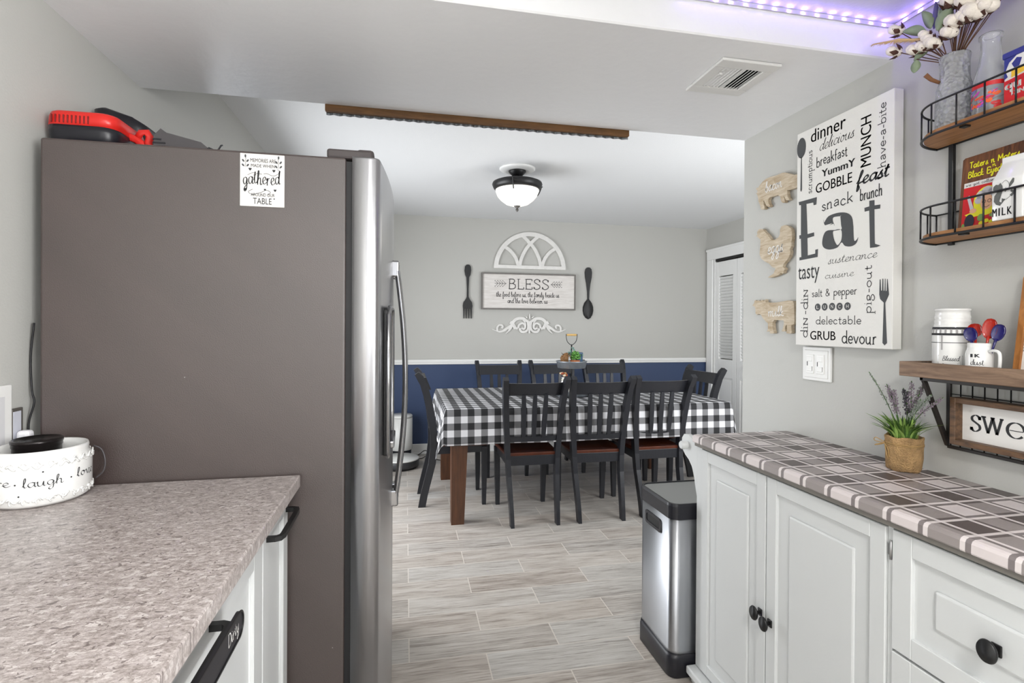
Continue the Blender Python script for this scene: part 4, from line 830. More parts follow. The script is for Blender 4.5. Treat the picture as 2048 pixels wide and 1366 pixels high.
# succulent in orange pot
GRN = mat('leaf_green', g((88, 140, 62)), .5, var=.35, vscale=60); GRN2 = mat('leaf_blue_green', g((92, 130, 120)), .55, var=.3, vscale=50)
P_ = thing('potted_plant', 'bright green succulent in a small terracotta pot on the upper tray', 'plant', (tx+.012, ty-.05, .978))
MB().lathe([(0, .978), (.030, .978), (.036, 1.004), (.039, 1.006), (.039, 1.012), (.035, 1.012), (.033, 1.008), (0, 1.008)], (tx+.012, ty-.05, 0), 28).obj('pot', mat('terracotta', g((196, 120, 76)), .7, var=.2, vscale=80), P_)
b = MB(); rs = random.Random(5)
for k in range(150):
    a = rs.uniform(0, 6.28); e = rs.uniform(.1, 1.4); r = .044*rs.uniform(.4, 1.05); px, py, pz = tx+.012+cos(a)*cos(e)*r, ty-.05+sin(a)*cos(e)*r, 1.018+sin(e)*r*1.5
    blob(b, (px, py, pz), .008, .008, .006, 0, 7)
b.obj('foliage', GRN, P_)
b = MB(); 
for k in range(30):
    a = rs.uniform(0, 6.28); r = rs.uniform(.0, .014); s_ = rs.choice([(-.035, 1.065), (-.02, 1.085), (.0, 1.10), (.075, 1.055)]); blob(b, (tx+s_[0]+r*cos(a), ty-.045+r*.5*sin(a), s_[1]+rs.uniform(-.012, .012)), .006, .005, .005, 0, 7)
b.obj('trailing_leaves', GRN2, P_); P_.location.z += .0225
tag(MB().lathe([(0, 1.001), (.028, 1.001), (.029, 1.004), (.029, 1.078), (.031, 1.080), (.031, 1.090), (.027, 1.094), (0, 1.094)], (tx+.062, ty+.0, 0), 28).obj('canister', mat('slate_blue_tin', g((72, 96, 122)), .45, var=.15, vscale=60)), 'slate blue metal canister at the right of the upper tray', 'canister')
# lower tier: white jar with bow and dried flowers, small pumpkins
J = thing('flower_jar', 'white jar tied with a ribbon bow holding dried flowers on the lower tray', 'vase', (tx-.07, ty-.06, .765))
jx, jy = tx-.07, ty-.06
MB().lathe([(0, .766), (.030, .766), (.034, .775), (.034, .86), (.026, .882), (.025, .90), (.028, .904), (.024, .906), (.022, .9), (0, .9)], (jx, jy, 0), 28).obj('jar', CERAM, J)
b = MB(); b.tube([(jx+.028*cos(a), jy+.028*sin(a), .886) for a in [2*pi*k/16 for k in range(16)]], .003, 6, closed=True)
for s in (-1, 1): b.tube(smooth2([(jx+.004, jy-.03, .887), (jx+s*.02, jy-.034, .897), (jx+s*.03, jy-.033, .889), (jx+s*.016, jy-.032, .884), (jx+.004, jy-.03, .886)], 3), .003, 6, flat=.5).tube([(jx+.004, jy-.03, .886), (jx+s*.014, jy-.036, .86), (jx+s*.018, jy-.036, .84)], .0025, 6)
b.obj('ribbon_bow', mat('cream_ribbon', g((214, 208, 186)), .7), J)
for k in range(16):
    a = k*2.4; r = .012+.026*(k % 4)/3; px, py, pz = jx-.012+r*cos(a), jy+r*sin(a), .922+.02*((k*7) % 5)/5
    MB().tube([(jx, jy, .895), (px, py, pz)], .0012, 5).obj('stem', W_CUT, J)
    b = blob(MB(), (px, py, pz), .011, .011, .008, .2, 9, k); b.obj('flower', mat(*[('cream_petal', g((222, 206, 180)), .8), ('rust_petal', g((158, 74, 46)), .8), ('tan_petal', g((190, 142, 96)), .8)][k % 3]), J)
for k, (px, py, r) in enumerate(((tx+.07, ty-.06, .034), (tx+.0, ty-.085, .026))):
    q = thing('pumpkin', ['small woven tan pumpkin at the right of the lower tray', 'tiny pale pumpkin in the middle of the lower tray'][k], 'pumpkin', (px, py, .766))
    rg = MB(); rings = []
    for i in range(9):
        ph = -pi/2+pi*i/8; rings.append([(px+cos(ph)*r*(1+.12*cos(8*a))*cos(a), py+cos(ph)*r*(1+.12*cos(8*a))*sin(a), .766+r*.8+sin(ph)*r*.8) for a in [2*pi*j/32 for j in range(32)]])
    rg.loft(rings, False).obj('body', mat('pumpkin_tan', g((196, 166, 122)), .8, var=.2, vscale=90), q)
    MB().tube([(px, py, .766+r*1.5), (px+.004, py, .766+r*1.6+.012)], [.005, .003], 6).obj('stem', W_DARK, q)

# ================================================================ back wall decor
def arc(c, r, a0, a1, n=20): return [(c[0]+r*cos(radians(a0+(a1-a0)*i/n)), c[1]+r*sin(radians(a0+(a1-a0)*i/n))) for i in range(n+1)]
DEC = mat('distressed_white', g((216, 214, 210)), .6, var=.05, vscale=30, bump=.1, bscale=40)
W_ = thing('arched_wall_frame', 'white half-round wooden window frame hung above the BLESS sign', 'wall decor', (1.272, YB-.01, 1.9))
M = frame((1.272, YB-.001, 1.893), (1, 0, 0), (0, 0, 1)); b = MB()
R0 = .385; b.ribbon(arc((0, 0), R0-.022, 0, 180, 48), .044, M, .026); b.ribbon([(-R0, .018), (R0, .018)], .036, M, .025)
for s in (-1, 1):
    b.ribbon(smooth2([(s*-.115, .02), (s*-.095, .11), (s*-.045, .21), (s*.02, .285), (s*.085, .345)], 8), .034, M, .0240+s*.0006)
    b.ribbon(smooth2([(s*-.125, .02), (s*-.155, .11), (s*-.215, .185), (s*-.295, .235)], 8), .034, M, .0220)
b.obj('frame', DEC, W_)
d = D['bless']; x0 = d[0][0]; x1 = d[1][0]; zt = (d[0][1]+d[1][1])/2; zb = d[2][1]; zt, zb = 1.845, 1.468
W_ = thing('wall_sign', 'wide whitewashed plank sign reading BLESS with grey frame on the back wall', 'sign', ((x0+x1)/2, YB, 1.65))
MB().box(x0+.01, x1-.01, YB-.030, YB-.001, zb+.01, zt-.01).obj('board', W_WHITE, W_)
f = MB(); y0, y1 = YB-.042, YB-.001; GF = mat('grey_washed_frame', g((112, 108, 104)), .6, var=.1, vscale=30)
f.box(x0, x1, y0, y1, zt-.014, zt, .001, 1).box(x0, x1, y0, y1, zb, zb+.014, .001, 1).box(x0, x0+.014, y0, y1, zb+.014, zt-.014).box(x1-.014, x1, y0, y1, zb+.014, zt-.014); f.obj('frame', GF, W_)
M = frame((0, YB-.0312, 0), (1, 0, 0), (0, 0, 1)); t = MB()
stroke_text(t, 'BLESS', M, .45, .0565, 1.033, 1.682, .16, slab=True)
stroke_text(t, 'the food before us, the family beside us', M, .675, .027, .912, 1.60, .17)
stroke_text(t, 'and the love between us', M, .43, .027, 1.03, 1.535, .17)
for s, xa in ((1, .895), (-1, 1.615)):
    t.ribbon([(xa, 1.735), (xa+s*.125, 1.735)], .004, M)
    for k in range(4):
        xx = xa+s*(.03+.027*k)
        for q in (-1, 1): t.ribbon([(xx+s*.004, 1.735), (xx-s*.018, 1.735+q*.022)], .004, M); t.poly([(xx-s*.026+.005*cos(a), 1.735+q*.028+.005*sin(a)) for a in [k2*pi/3 for k2 in range(6)]], M)
t.obj('lettering', mat('sign_ink', g((76, 74, 74)), .7), W_)
SC = MB(); M = frame((0, YB-.002, 0), (1, 0, 0), (0, 0, 1))
for k, (pts, w0, w1) in enumerate(D['scroll']):
    SC.ribbon(smooth2(pts, 6) if len(pts) > 2 else pts, (w0, w1), frame((0, YB-.002-k*.0001, 0), (1, 0, 0), (0, 0, 1)), .012+k*.0005)
cxs = 1.268
for k, (pts, w0, w1) in enumerate(D['scroll'][:9]): SC.ribbon([(2*cxs-x, z) for x, z in (smooth2(pts, 6) if len(pts) > 2 else pts)], (w0, w1), frame((0, YB-.0035-k*.0001, 0), (1, 0, 0), (0, 0, 1)), .0112+k*.0005)
tag(SC.obj('scroll_ornament', DEC), 'white carved scroll ornament hung below the BLESS sign', 'wall decor')
CI = mat('cast_black', g((30, 30, 31)), .5, bump=.1, bscale=60)
def lathe_flat(o_, M, pts, d=.016): return o_.poly(pts, M, d)
def mirror(p): return p+[(-x, y) for x, y in reversed(p)]
M = frame((.620, YB-.004, 1.372), (1, 0, 0), (0, 0, 1)); b = MB()
half = [(.008, .30), (.011, .36), (.014, .42), (.027, .445), (.034, .49), (.030, .53), (.015, .548), (0, .550)]
b.poly([(-x, y) for x, y in half][::1]+[(x, y) for x, y in reversed(half[:-1])], M, .014)
b.poly([(-.008, .302), (-.010, .22), (-.022, .195), (-.044, .165), (-.050, .13), (-.046, .10), (.046, .10), (.050, .13), (.044, .165), (.022, .195), (.010, .22), (.008, .302)], M, .014)
for k in range(4):
    x = -.0385+k*.0257; b.loft([[M @ Vector(p) for p in ((x-.0075, .105, 0), (x+.0075, .105, 0), (x+.0075, .105, .014), (x-.0075, .105, .014))], [M @ Vector(p) for p in ((x-.004, .0, .004), (x+.004, .0, .004), (x+.004, .0, .012), (x-.004, .0, .012))]], True, False)
tag(b.obj('wall_fork', CI), 'oversized black cast fork hung left of the BLESS sign', 'wall decor')
M = frame((1.915, YB-.004, 1.376), (1, 0, 0), (0, 0, 1)); b = MB()
half = [(.009, .21), (.011, .29), (.022, .38), (.036, .45), (.039, .50), (.032, .535), (.016, .551), (0, .554)]
b.poly([(-x, y) for x, y in half]+[(x, y) for x, y in reversed(half[:-1])], M, .016)
rings = []
for i, (x, y) in enumerate([(.001, 0), (.028, .012), (.050, .045), (.060, .09), (.058, .13), (.042, .175), (.018, .205), (.008, .215)]): rings.append([M @ Vector(p) for p in ((-x, y, .004), (-x*.7, y, .016), (0, y, .020), (x*.7, y, .016), (x, y, .004), (x*.6, y, 0), (0, y, 0), (-x*.6, y, 0))])
b.loft(rings)
tag(b.obj('wall_spoon', CI), 'oversized black cast spoon hung right of the BLESS sign', 'wall decor')

# robot vacuum and its dock
V = thing('robot_vacuum', 'round white robot vacuum with dark bumper on the floor by its dock', 'robot vacuum', (-.045, 4.850, 0))
WP = mat('gloss_white_plastic', g((222, 222, 218)), .25)
MB().lathe([(0, .012), (.155, .012), (.172, .02), (.176, .04), (.176, .07), (.171, .078), (0, .078)], (-.045, 4.850, 0), 56).obj('bumper', mat('dark_bumper', g((58, 58, 60)), .3), V)
MB().lathe([(0, .0775), (.172, .0775), (.175, .083), (.168, .09), (0, .092)], (-.045, 4.850, 0), 56).obj('top_cover', WP, V)
MB().lathe([(0, .012), (.15, .012), (.15, 0), (0, 0)], (-.045, 4.850, 0), 40).obj('underside', BLACKM, V)
V = thing('vacuum_dock', 'white cylindrical charging tower against the blue wall', 'vacuum dock', (-.04, 5.14, 0))
MB().lathe([(0, .10), (.108, .10), (.111, .104), (.111, .405), (0, .405)], (-.04, 5.14, 0), 48).obj('bin', WP, V)
MB().lathe([(0, .408), (.111, .408), (.111, .425), (.104, .432), (0, .432)], (-.04, 5.14, 0), 48).obj('lid', WP, V)
MB().lathe([(0, 0), (.108, 0), (.108, .03), (.1, .035), (.1, .1), (0, .1)], (-.04, 5.14, 0), 40).obj('base', BLKP, V)
MB().tube(smooth2([(.085, 5.16, .006), (.14, 5.18, .03), (.20, 5.2, .06), (.25, 5.14, .02), (.29, 5.06, .006), (.34, 5.0, .006)], 6), .004, 6).tube(smooth2([(.09, 5.15, .006), (.15, 5.10, .006), (.20, 5.13, .02), (.28, 5.2, .05), (.36, 5.26, .07)], 6), .004, 6).obj('power_cord', BLACKM, V)

# ================================================================ waste bin
B_ = thing('waste_bin', 'tall rectangular stainless waste bin with black rim and base beside the white cart', 'bin', (1.13, 1.875, 0))
P = rrect(.962, 1.30, 1.744, 2.018, .035, 6)
slab(MB(), P, [(.085, .985), (.10, .985), (.60, .985)]).obj('body', STEELV, B_)
slab(MB(), P, [(0, 1.0), (.004, 1.02), (.07, 1.02), (.088, .995)]).obj('base', BLKP, B_)
r1 = MB(); cx, cy = 1.131, 1.881
def sc_(pts, s): return [(cx+(x-cx)*s, cy+(y-cy)*s) for x, y in pts]
rg = []
for z, s in ((.585, .988), (.588, 1.01), (.635, 1.01), (.645, 1.0), (.645, .955), (.632, .95)): rg.append([(x, y, z) for x, y in sc_(P, s)])
r1.loft(rg, False, False).obj('rim', BLKP, B_)
slab(MB(), sc_(P, .955), [(.632, 1), (.640, 1), (.642, .985)]).obj('lid', mat('lid_steel', g((176, 178, 178)), .3, metal=.9), B_)
h = MB(); M = frame((.9645, 0, 0), (0, -1, 0), (0, 0, 1))
o1 = [(-x, z) for x, z in rrect(1.825, 1.955, .508, .560, .012)]; o2 = [(-x, z) for x, z in rrect(1.836, 1.944, .519, .549, .008)]
h.poly(o1, M, .005, [o2]); h.obj('handle_surround', BLKP, B_)
MB().box(.9625, .9660, 1.834, 1.946, .517, .551).obj('handle_recess', mat('recess_dark', g((14, 14, 15)), .6), B_)

# ================================================================ white kitchen cart on the right
CF = 1.046
C_ = thing('kitchen_cart', 'long white panelled kitchen cart with black knobs under the plaid cover', 'cabinet', (1.23, .6, 0))
b = MB(); b.box(CF+.018, 1.405, -.9, 1.722, .06, .868).box(CF+.004, CF+.018, 1.690, 1.7245, .06, .862, .001, 1).box(CF+.006, CF+.018, .944, .956, .06, .862)
b.obj('body', WHITE, C_)
MB().box(CF-.030, 1.41, -.9, 1.733, .028, .056, .005).box(CF-.012, 1.41, -.9, 1.725, 0, .03).obj('plinth', WHITE, C_)
MB().box(CF-.012, 1.412, -.9, 1.715, .868, .881, .001, 1).obj('shadow_gap_board', mat('shadow_gap_grey', g((118, 114, 108)), .6), C_)  # dark grey colour stands in for the shadow gap under the cover
def knob(y, z, parent):
    k = MB(); k.box(CF-.004, CF+.0005, y-.009, y+.009, z-.011, z+.011, .002).lathe([(.0045, -.003), (.0045, -.018), (.010, -.021)], (CF, y, z), 16, 'X', cap=False)
    k.lathe([(0, -.019), (.016, -.020), (.0175, -.023), (.016, -.027), (0, -.028)], (CF, y, z), 28, 'X', sx=1, sy=1.22); return k.obj('knob', BLACK, parent)
d = shaker('door', CF, -1, 1.349, 1.689, .065, .860, WHITE, C_, .040, True); knob(1.367, .447, d)
d = shaker('door', CF, -1, .958, 1.344, .065, .860, WHITE, C_, .040, True); knob(1.325, .437, d)
d = shaker('drawer', CF, -1, .515, .942, .600, .860, WHITE, C_, .045, True); knob(.735, .722, d)
d = shaker('drawer', CF, -1, .515, .942, .332, .594, WHITE, C_, .045, True); knob(.735, .46, d)
d = shaker('drawer', CF, -1, .515, .942, .065, .326, WHITE, C_, .045, True); knob(.735, .20, d)
d = shaker('door', CF, -1, .11, .509, .065, .860, WHITE, C_, .040, True); d = shaker('door', CF, -1, -.30, .104, .065, .860, WHITE, C_, .040, True)
MB().box(CF+.001, CF+.006, .9435, .9535, .80, .826, .001, 1).tube([(CF+.001, .9455, .792), (CF+.001, .9455, .834)], .003, 8).obj('hinge', mat('hinge_steel', g((170, 170, 170)), .3, metal=.8), C_)
# towel bar brackets at the far end
br = [(1.724, .868), (1.752, .880), (1.79, .893), (1.815, .889), (1.830, .872), (1.832, .848), (1.824, .826), (1.806, .812), (1.782, .80), (1.760, .78), (1.744, .75), (1.734, .71), (1.724, .68)]
for x in (CF+.004, 1.375): MB().poly([(y, z) for y, z in br], frame((x, 0, 0), (0, 1, 0), (0, 0, 1)), .016).obj('towel_bracket', WHITE, C_)
MB().tube([(CF-.022, 1.796, .852), (CF-.018, 1.796, .852), (1.40, 1.796, .852)], [.012, .0155, .0155], 20).obj('towel_bar', WHITE, C_)
# plaid cover
cv = MB(); prof = [(1.029, .881), (1.0275, .884), (1.028, .900), (1.031, .9055), (1.037, .908), (1.418, .908), (1.418, .881)]
ys = [-.9+i*.1 for i in range(26)]+[1.700, 1.712, 1.719]
zs_ = lambda y: 1 if y < 1.70 else (.995 if y < 1.715 else .97)
cv.loft([[(x, y, z if z < .89 else .881+(z-.881)*zs_(y)) for x, z in prof] for y in ys], True, False)
tag(cv.obj('table_cover', PLAID), 'grey and white plaid vinyl cover on top of the white cart', 'table cover')

# ================================================================ wall pieces on the right wall
def cutout(name, key, label, wkey, txt, xh, holes=(), tilt=.1):
    t = thing(name, label, 'wall decor', (XR-.01, D[key][0][0], D[key][0][1]))
    pts = [(-y, z) for y, z in D[key]]
    # outline traced anticlockwise or clockwise both fill
    MB().poly(pts, frame((XR-.003, 0, 0), (0, -1, 0), (0, 0, 1)), .0145).obj('cutout', W_CUT, t)
    y, z, w = D[wkey]; l = MB(); stroke_text(l, txt, frame((XR-.0181, 0, 0), (0, -1, 0), (0, 0, 1)), w, xh, -y, z, .16, shear=.1); l.obj('lettering', PRINTW, t)
    return t
cutout('pig_cutout', 'pig', 'wooden pig cutout reading bacon, top of the three animals', 'bacon', 'bacon', .022)
cutout('hen_cutout', 'hen', 'wooden hen cutout reading eggs, middle of the three animals', 'eggs', 'eggs', .026)
cutout('cow_cutout', 'cow', 'wooden cow cutout reading milk, lowest of the three animals', 'milk', 'milk', .020)

S_ = thing('word_art_canvas', 'tall white word art canvas with big Eat lettering on the right wall', 'wall art', (1.40, 1.44, 1.62))
MB().box(1.3805, XR-.006, 1.2495, 1.629, 1.2375, 1.995, .0015, 1).obj('canvas', CANV, S_)
MB().box(XR-.006, XR-.001, 1.262, 1.615, 1.25, 1.985).obj('backing', GP, S_)
EM = frame((1.3799, 0, 0), (0, -1, 0), (0, 0, 1))
EM2 = frame((1.3796, 0, 0), (0, -1, 0), (0, 0, 1))
for wd, sty, y, z, w, h in D['eat_words']:
    t = MB(); rot = sty.endswith('^'); s = sty.rstrip('^'); xl = -y
    if rot: M = frame((1.3799, y, z), (0, 0, 1), (0, 1, 0)); 
    else: M = frame((1.3799, y, z), (0, -1, 0), (0, 0, 1))
    # slight rise so that letters sit level
    if s in ('sans', 'bold'): font_text(t, wd, M, w, h*(.95 if wd not in ('dinner', 'tasty') else 1.0), bold=.0012 if s == 'bold' else .0003 if wd in ('GOBBLE', 'MUNCH', 'GRUB', 'dinner') else 0)
    elif s == 'slab':
        stroke_text(t, wd, M, w, h/1.85, wt=.17, slab=True, bounce=.12 if wd in ('breakfast', 'snack') else 0)
    elif s == 'script': stroke_text(t, wd, M, w, h/1.8, wt=.13, shear=.3 if wd != 'cuisine' else .2, nib=(.6, .45))
    else: stroke_text(t, wd, M, w, h/1.8, wt=.34, shear=.25, nib=(.6, .5))
    t.obj('lettering', INK, S_)
for k in ('E', 't'): MB().poly([(-y, z) for y, z in D[k]], EM).obj('large_letter', INKS, S_)
rnd_ = lambda p: [q for i in range(len(p)) for q in smooth2([p[i-1], p[i], p[(i+1) % len(p)], p[(i+2) % len(p)]], 4)[4:8]]
MB().poly(rnd_([(-y, z) for y, z in D['a']]), EM, 0, [rnd_([(-y, z) for y, z in D['a_hole']])]).obj('large_letter', INKS, S_)
tg = MB()
cyz, lf, tp, bt = D['eat_spoon']; rx = abs(lf[0]-cyz[0]); rz = tp[1]-cyz[1]
tg.poly([(-cyz[0]+rx*cos(a), cyz[1]+rz*sin(a)*1.0) for a in [2*pi*k/28 for k in range(28)]], EM)
x0 = -cyz[0]; tg.poly([(x0-.0018, cyz[1]-rz*.9), (x0-.0034, bt[1]+.006), (x0-.001, bt[1]), (x0+.002, bt[1]), (x0+.0044, bt[1]+.006), (x0+.0022, cyz[1]-rz*.9)], EM)
tg.obj('spoon_print', INKS, S_); MB().poly([(-y, z) for y, z in D['eat_fork']], EM).obj('fork_print', INKS, S_)
cl_ = D['eat_circ']
for (y, z), c in zip(cl_, 'LUNCH'):
    MB().poly([(-y+.0125*cos(a), z+.0125*sin(a)) for a in [2*pi*k/24 for k in range(24)]], EM).obj('round_print', INKS, S_); tw = MB(); font_text(tw, c, EM2, .0095, .0125, -y, z-.006, align='C')
    tw.obj('white_lettering', CANV, S_)

# switch plate
S_ = thing('switch_plate', 'white double switch and outlet plate below the Eat canvas', 'switch', (1.415, 1.56, 1.175))
MB().box(1.411, 1.419, 1.502, 1.630, 1.113, 1.232, .003).box(1.4085, 1.412, 1.513, 1.619, 1.124, 1.221, .0015).obj('plate', TRIM, S_)
for y in (1.543, 1.589):
    MB().box(1.405, 1.4095, y-.0165, y+.0165, 1.139, 1.205, .001, 1).obj('device', mat('switch_white', g((232, 232, 230)), .3), S_)
    MB().box(1.4035, 1.4055, y-.011, y+.012, 1.146, 1.162, .001, 1).box(1.4035, 1.4055, y-.011, y+.012, 1.181, 1.198, .001, 1).obj('rocker', MATS['switch_white'], S_)
    MB().box(1.4044, 1.4052, y+.0095, y+.012, 1.165, 1.180).box(1.4044, 1.4052, y-.012, y-.010, 1.147, 1.163).obj('slot', INK, S_)

# ---------------- oval wire shelf rack
K = thing('wall_shelf', 'black wire wall rack with two oval honey wood shelves', 'shelf', (1.36, .98, 1.5))
SY0, SY1, SXF = .62, 1.152, 1.288      # near end (out of frame), far end, front
def oval(n=16, inset=0):
    L = []; rx, ry = XR-.006-SXF-inset, .105
    for i in range(n+1):
        a = pi/2*i/n; L.append((XR-.006-rx*sin(a), SY1-inset-ry+ry*cos(a)))
    N_ = [(x, SY0+SY1-y) for x, y in reversed(L)]
    return L+N_
for zb, nm in ((1.785, 'u'), (1.528, 'l')):
    o = oval(inset=.004); MB().loft([[(x, y, zb+.001) for x, y in o], [(x, y, zb+.012) for x, y in o]], True, False).obj('shelf_board', W_OVAL, K)
    o = oval(); b = MB()
    b.tube([(x, y, zb) for x, y in o], .0032, 8); b.tube([(x, y, zb+.078) for x, y in o], .0026, 8); b.tube([(XR-.008, SY0+.1, zb), (XR-.008, SY1-.0, zb)], .003, 6)
    b.tube([(XR-.008, SY0, zb+.078), (XR-.008, SY1, zb+.078)], .0022, 6)
    n = len(o); L = 0; lens = [0]
    for i in range(1, n): L += (Vector(o[i])-Vector(o[i-1])).length; lens.append(L)
    k = 0
    for dd in [0, .035]+[.10+.062*j for j in range(10)]:
        j = max(i for i in range(n) if lens[i] <= dd+1e-9); j2 = min(j+1, n-1); f = (dd-lens[j])/max(1e-6, lens[j2]-lens[j])
        x, y = Vector(o[j]).lerp(Vector(o[j2]), f); b.tube([(x, y, zb), (x, y, zb+.078)], .0021, 6)
    b.obj('wire_rail', BLACK, K)
    for dd in (1.00, .80): MB().box(1.30, 1.316, dd-.008, dd+.008, zb-.004, zb+.001, .001, 1).obj('clip', BLACK, K)
for y in (1.112, .66): MB().box(XR-.012, XR-.001, y-.006, y+.006, 1.52, 1.95, .001, 1).obj('upright', BLACK, K)

# glass jar with cotton stems
gx, gy = 1.355, 1.062
GLJ = NT('cut_glass', .12); GLJ.b.inputs['Transmission Weight'].default_value = .72; GLJ.b.inputs['IOR'].default_value = 1.3; GLJ.color((.93, .95, .97))
v, o = GLJ.xyz(); GLJ.bump(GLJ.vor(v, 100).outputs['Distance'], 1.0, .008); GLJ = GLJ.m
J = thing('glass_vase', 'cut glass jar holding cotton stems on the upper oval shelf', 'vase', (gx, gy, 1.798))
MB().lathe([(0, 1.799), (.033, 1.799), (.0385, 1.806), (.039, 1.87), (.037, 1.905), (.031, 1.925), (.0300, 1.965), (.0325, 1.985), (.0315, 1.988), (.0285, 1.984), (.0275, 1.962), (.029, 1.93), (.035, 1.90), (.0365, 1.86), (.036, 1.808), (.031, 1.803), (0, 1.803)], (gx, gy, 0), 40, cap=False).obj('jar', GLJ, J)
STEM = mat('stem_brown', g((92, 62, 44)), .7); SAGE = mat('sage_leaf', g((128, 142, 116)), .6, var=.15, vscale=40); COTT = mat('cotton', g((232, 224, 214)), .95, bump=.25, bscale=160); HUSK = mat('husk', g((74, 44, 34)), .7)
CS = thing('cotton_stems', 'cotton bolls and sage leaves on brown stems standing in the glass jar', 'flower stems', (gx, gy, 1.81), None)
base = Vector((gx, gy, 1.81))
def cotton(c, r, d, seed):
    c = Vector(c); m_ = MB(); rs = random.Random(seed)
    for k in range(4):
        a = k*pi/2+rs.uniform(0, .8); off = Vector((cos(a), sin(a)*.8, sin(a)*.6))*r*.42; blob(m_, c+off, r*.68, r*.62, r*.62, .03, 14, k)
    q = m_.obj('cotton_boll', COTT, CS)
    h = MB(); n = 5; dn = Vector(d).normalized(); s1 = dn.orthogonal().normalized(); s2 = dn.cross(s1)
    for k in range(n):
        a = 2*pi*k/n; o_ = s1*cos(a)+s2*sin(a); t_ = dn.cross(o_)
        p0 = c-dn*r*.95; p1 = c-dn*r*.55+o_*r*.75; p2 = c+dn*r*.05+o_*r*1.12
        h.add([p0, p1+t_*r*.35, p2, p1-t_*r*.35, p1-dn*r*.12], [(0, 1, 4), (1, 2, 4), (2, 3, 4), (3, 0, 4), (0, 3, 2, 1)])
    h.obj('husk', HUSK, q)
    e = c-dn*r*.9; MB().tube(smooth2(([base+Vector((rs.uniform(-.01, .01), rs.uniform(-.01, .01), .0))] if seed % 4 == 0 else [])+[Vector((gx+rs.uniform(-.012, .012), gy+rs.uniform(-.012, .012), 1.93)), Vector((gx, gy, 1.965))+(e-Vector((gx, gy, 1.965)))*.14, (e+Vector((gx, gy, 1.98)))/2+Vector((0, 0, -.006)), e], 4), .0012, 6).obj('stem', STEM, CS)
bolls = [((1.318, .94, 2.085), .019), ((1.322, .915, 2.08), .018), ((1.31, 1.0, 2.085), .018), ((1.306, 1.03, 2.105), .019), ((1.325, .885, 2.10), .018), ((1.312, .975, 2.095), .017), ((1.316, .90, 2.155), .019), ((1.305, 1.01, 2.165), .018), ((1.300, 1.173, 2.108), .0165), ((1.300, 1.180, 2.054), .0165), ((1.300, 1.122, 2.028), .016), ((1.298, 1.098, 2.024), .015), ((1.300, 1.085, 2.038), .014), ((1.298, 1.072, 2.020), .017), ((1.300, 1.093, 2.052), .013),
         ((1.306, 1.038, 2.030), .015), ((1.305, 1.024, 2.048), .016), ((1.306, 1.000, 2.046), .015), ((1.312, .985, 2.050), .020), ((1.318, .962, 2.052), .017), ((1.30, 1.015, 2.125), .021), ((1.30, 1.042, 2.145), .020),
         ((1.305, .985, 2.125), .020), ((1.312, .955, 2.120), .021), ((1.315, .925, 2.115), .021), ((1.32, .900, 2.128), .018), ((1.31, .965, 2.152), .020), ((1.315, .93, 2.150), .019)]
for k, (c, r) in enumerate(bolls):
    cotton(c, r*(1.18 if c[1] > 1.06 else 1.4), (Vector(c)-Vector((gx, gy, 1.97))), k)
def leaf(p0, p1, w, nm='leaf', m=SAGE, up=(.6, .2, .6)):
    p0, p1 = Vector(p0), Vector(p1); t_ = (p1-p0); s_ = t_.cross(Vector(up)).normalized(); nrm = s_.cross(t_).normalized(); L = []; Rr = []; Md = []; n = 9
    for i in range(n+1):
        f = i/n; ww = w*sin(pi*min(1, f*.94+.03))**.8; c = p0+t_*f+nrm*(.12*t_.length*sin(pi*f)); L.append(c+s_*ww); Rr.append(c-s_*ww); Md.append(c-nrm*ww*.35)
    m_ = MB(); V_ = L+Md+Rr; m_.add(V_, [(i, i+1, n+2+i, n+1+i) for i in range(n)]+[(n+1+i, n+2+i, 2*n+3+i, 2*n+2+i) for i in range(n)], True)
    o = m_.obj(nm, m, CS); o.modifiers.new('t', 'SOLIDIFY').thickness = .0008; return o
tp = Vector((gx-.02, gy+.02, 1.985))
leaf((1.30, 1.088, 2.055), (1.296, 1.150, 2.090), .014); leaf((1.30, 1.078, 2.060), (1.298, 1.100, 2.115), .013); leaf((1.30, 1.062, 2.045), (1.300, 1.030, 2.085), .016)
leaf((1.30, 1.08, 2.02), (1.30, 1.122, 2.000), .010); leaf((1.30, 1.115, 2.000), (1.30, 1.122, 1.968), .011); leaf((1.30, 1.055, 2.075), (1.305, 1.005, 2.175), .009); leaf((1.30, 1.06, 2.075), (1.302, 1.035, 2.165), .008)
leaf((1.302, 1.03, 2.08), (1.31, 1.01, 2.115), .010, m=mat('plum_leaf', g((84, 66, 70)), .6)); leaf((1.302, 1.072, 2.055), (1.30, 1.066, 2.12), .007, m=mat('violet_leaf', g((84, 78, 128)), .6)); leaf((1.302, 1.06, 2.06), (1.30, 1.045, 2.12), .007, m=MATS['violet_leaf'])
for e in ((1.30, 1.09, 2.055), (1.30, 1.06, 2.05), (1.30, 1.08, 2.02), (1.30, 1.115, 2.000)): MB().tube([tuple(base), (gx-.01, gy+.006, 1.97), e], .0014, 6).obj('stem', STEM, CS)
MB().tube([(gx-.026, gy+.016, 1.925), (gx-.040, gy+.026, 1.936), (1.303, 1.094, 1.950)], [.004, .005, .006], 8).obj('cut_stem', mat('twig', g((122, 82, 52)), .7), CS)
b = MB(); rs = random.Random(2)
for k in range(160):
    f = rs.random(); c = Vector((1.300, 1.095, 2.045)).lerp(Vector((1.288, 1.232, 2.100)), f); dv = Vector((rs.uniform(-.004, .004), .016, rs.uniform(-.006, .009)))*(1-.3*f)
    b.tube([c, c+dv], [.0009, .0002], 4)
b.tube([(1.30, 1.085, 2.035), (1.295, 1.16, 2.075), (1.288, 1.225, 2.098)], [.002, .003, .001], 6)
b.obj('pampas_plume', mat('pampas', g((206, 176, 128)), .9), CS)

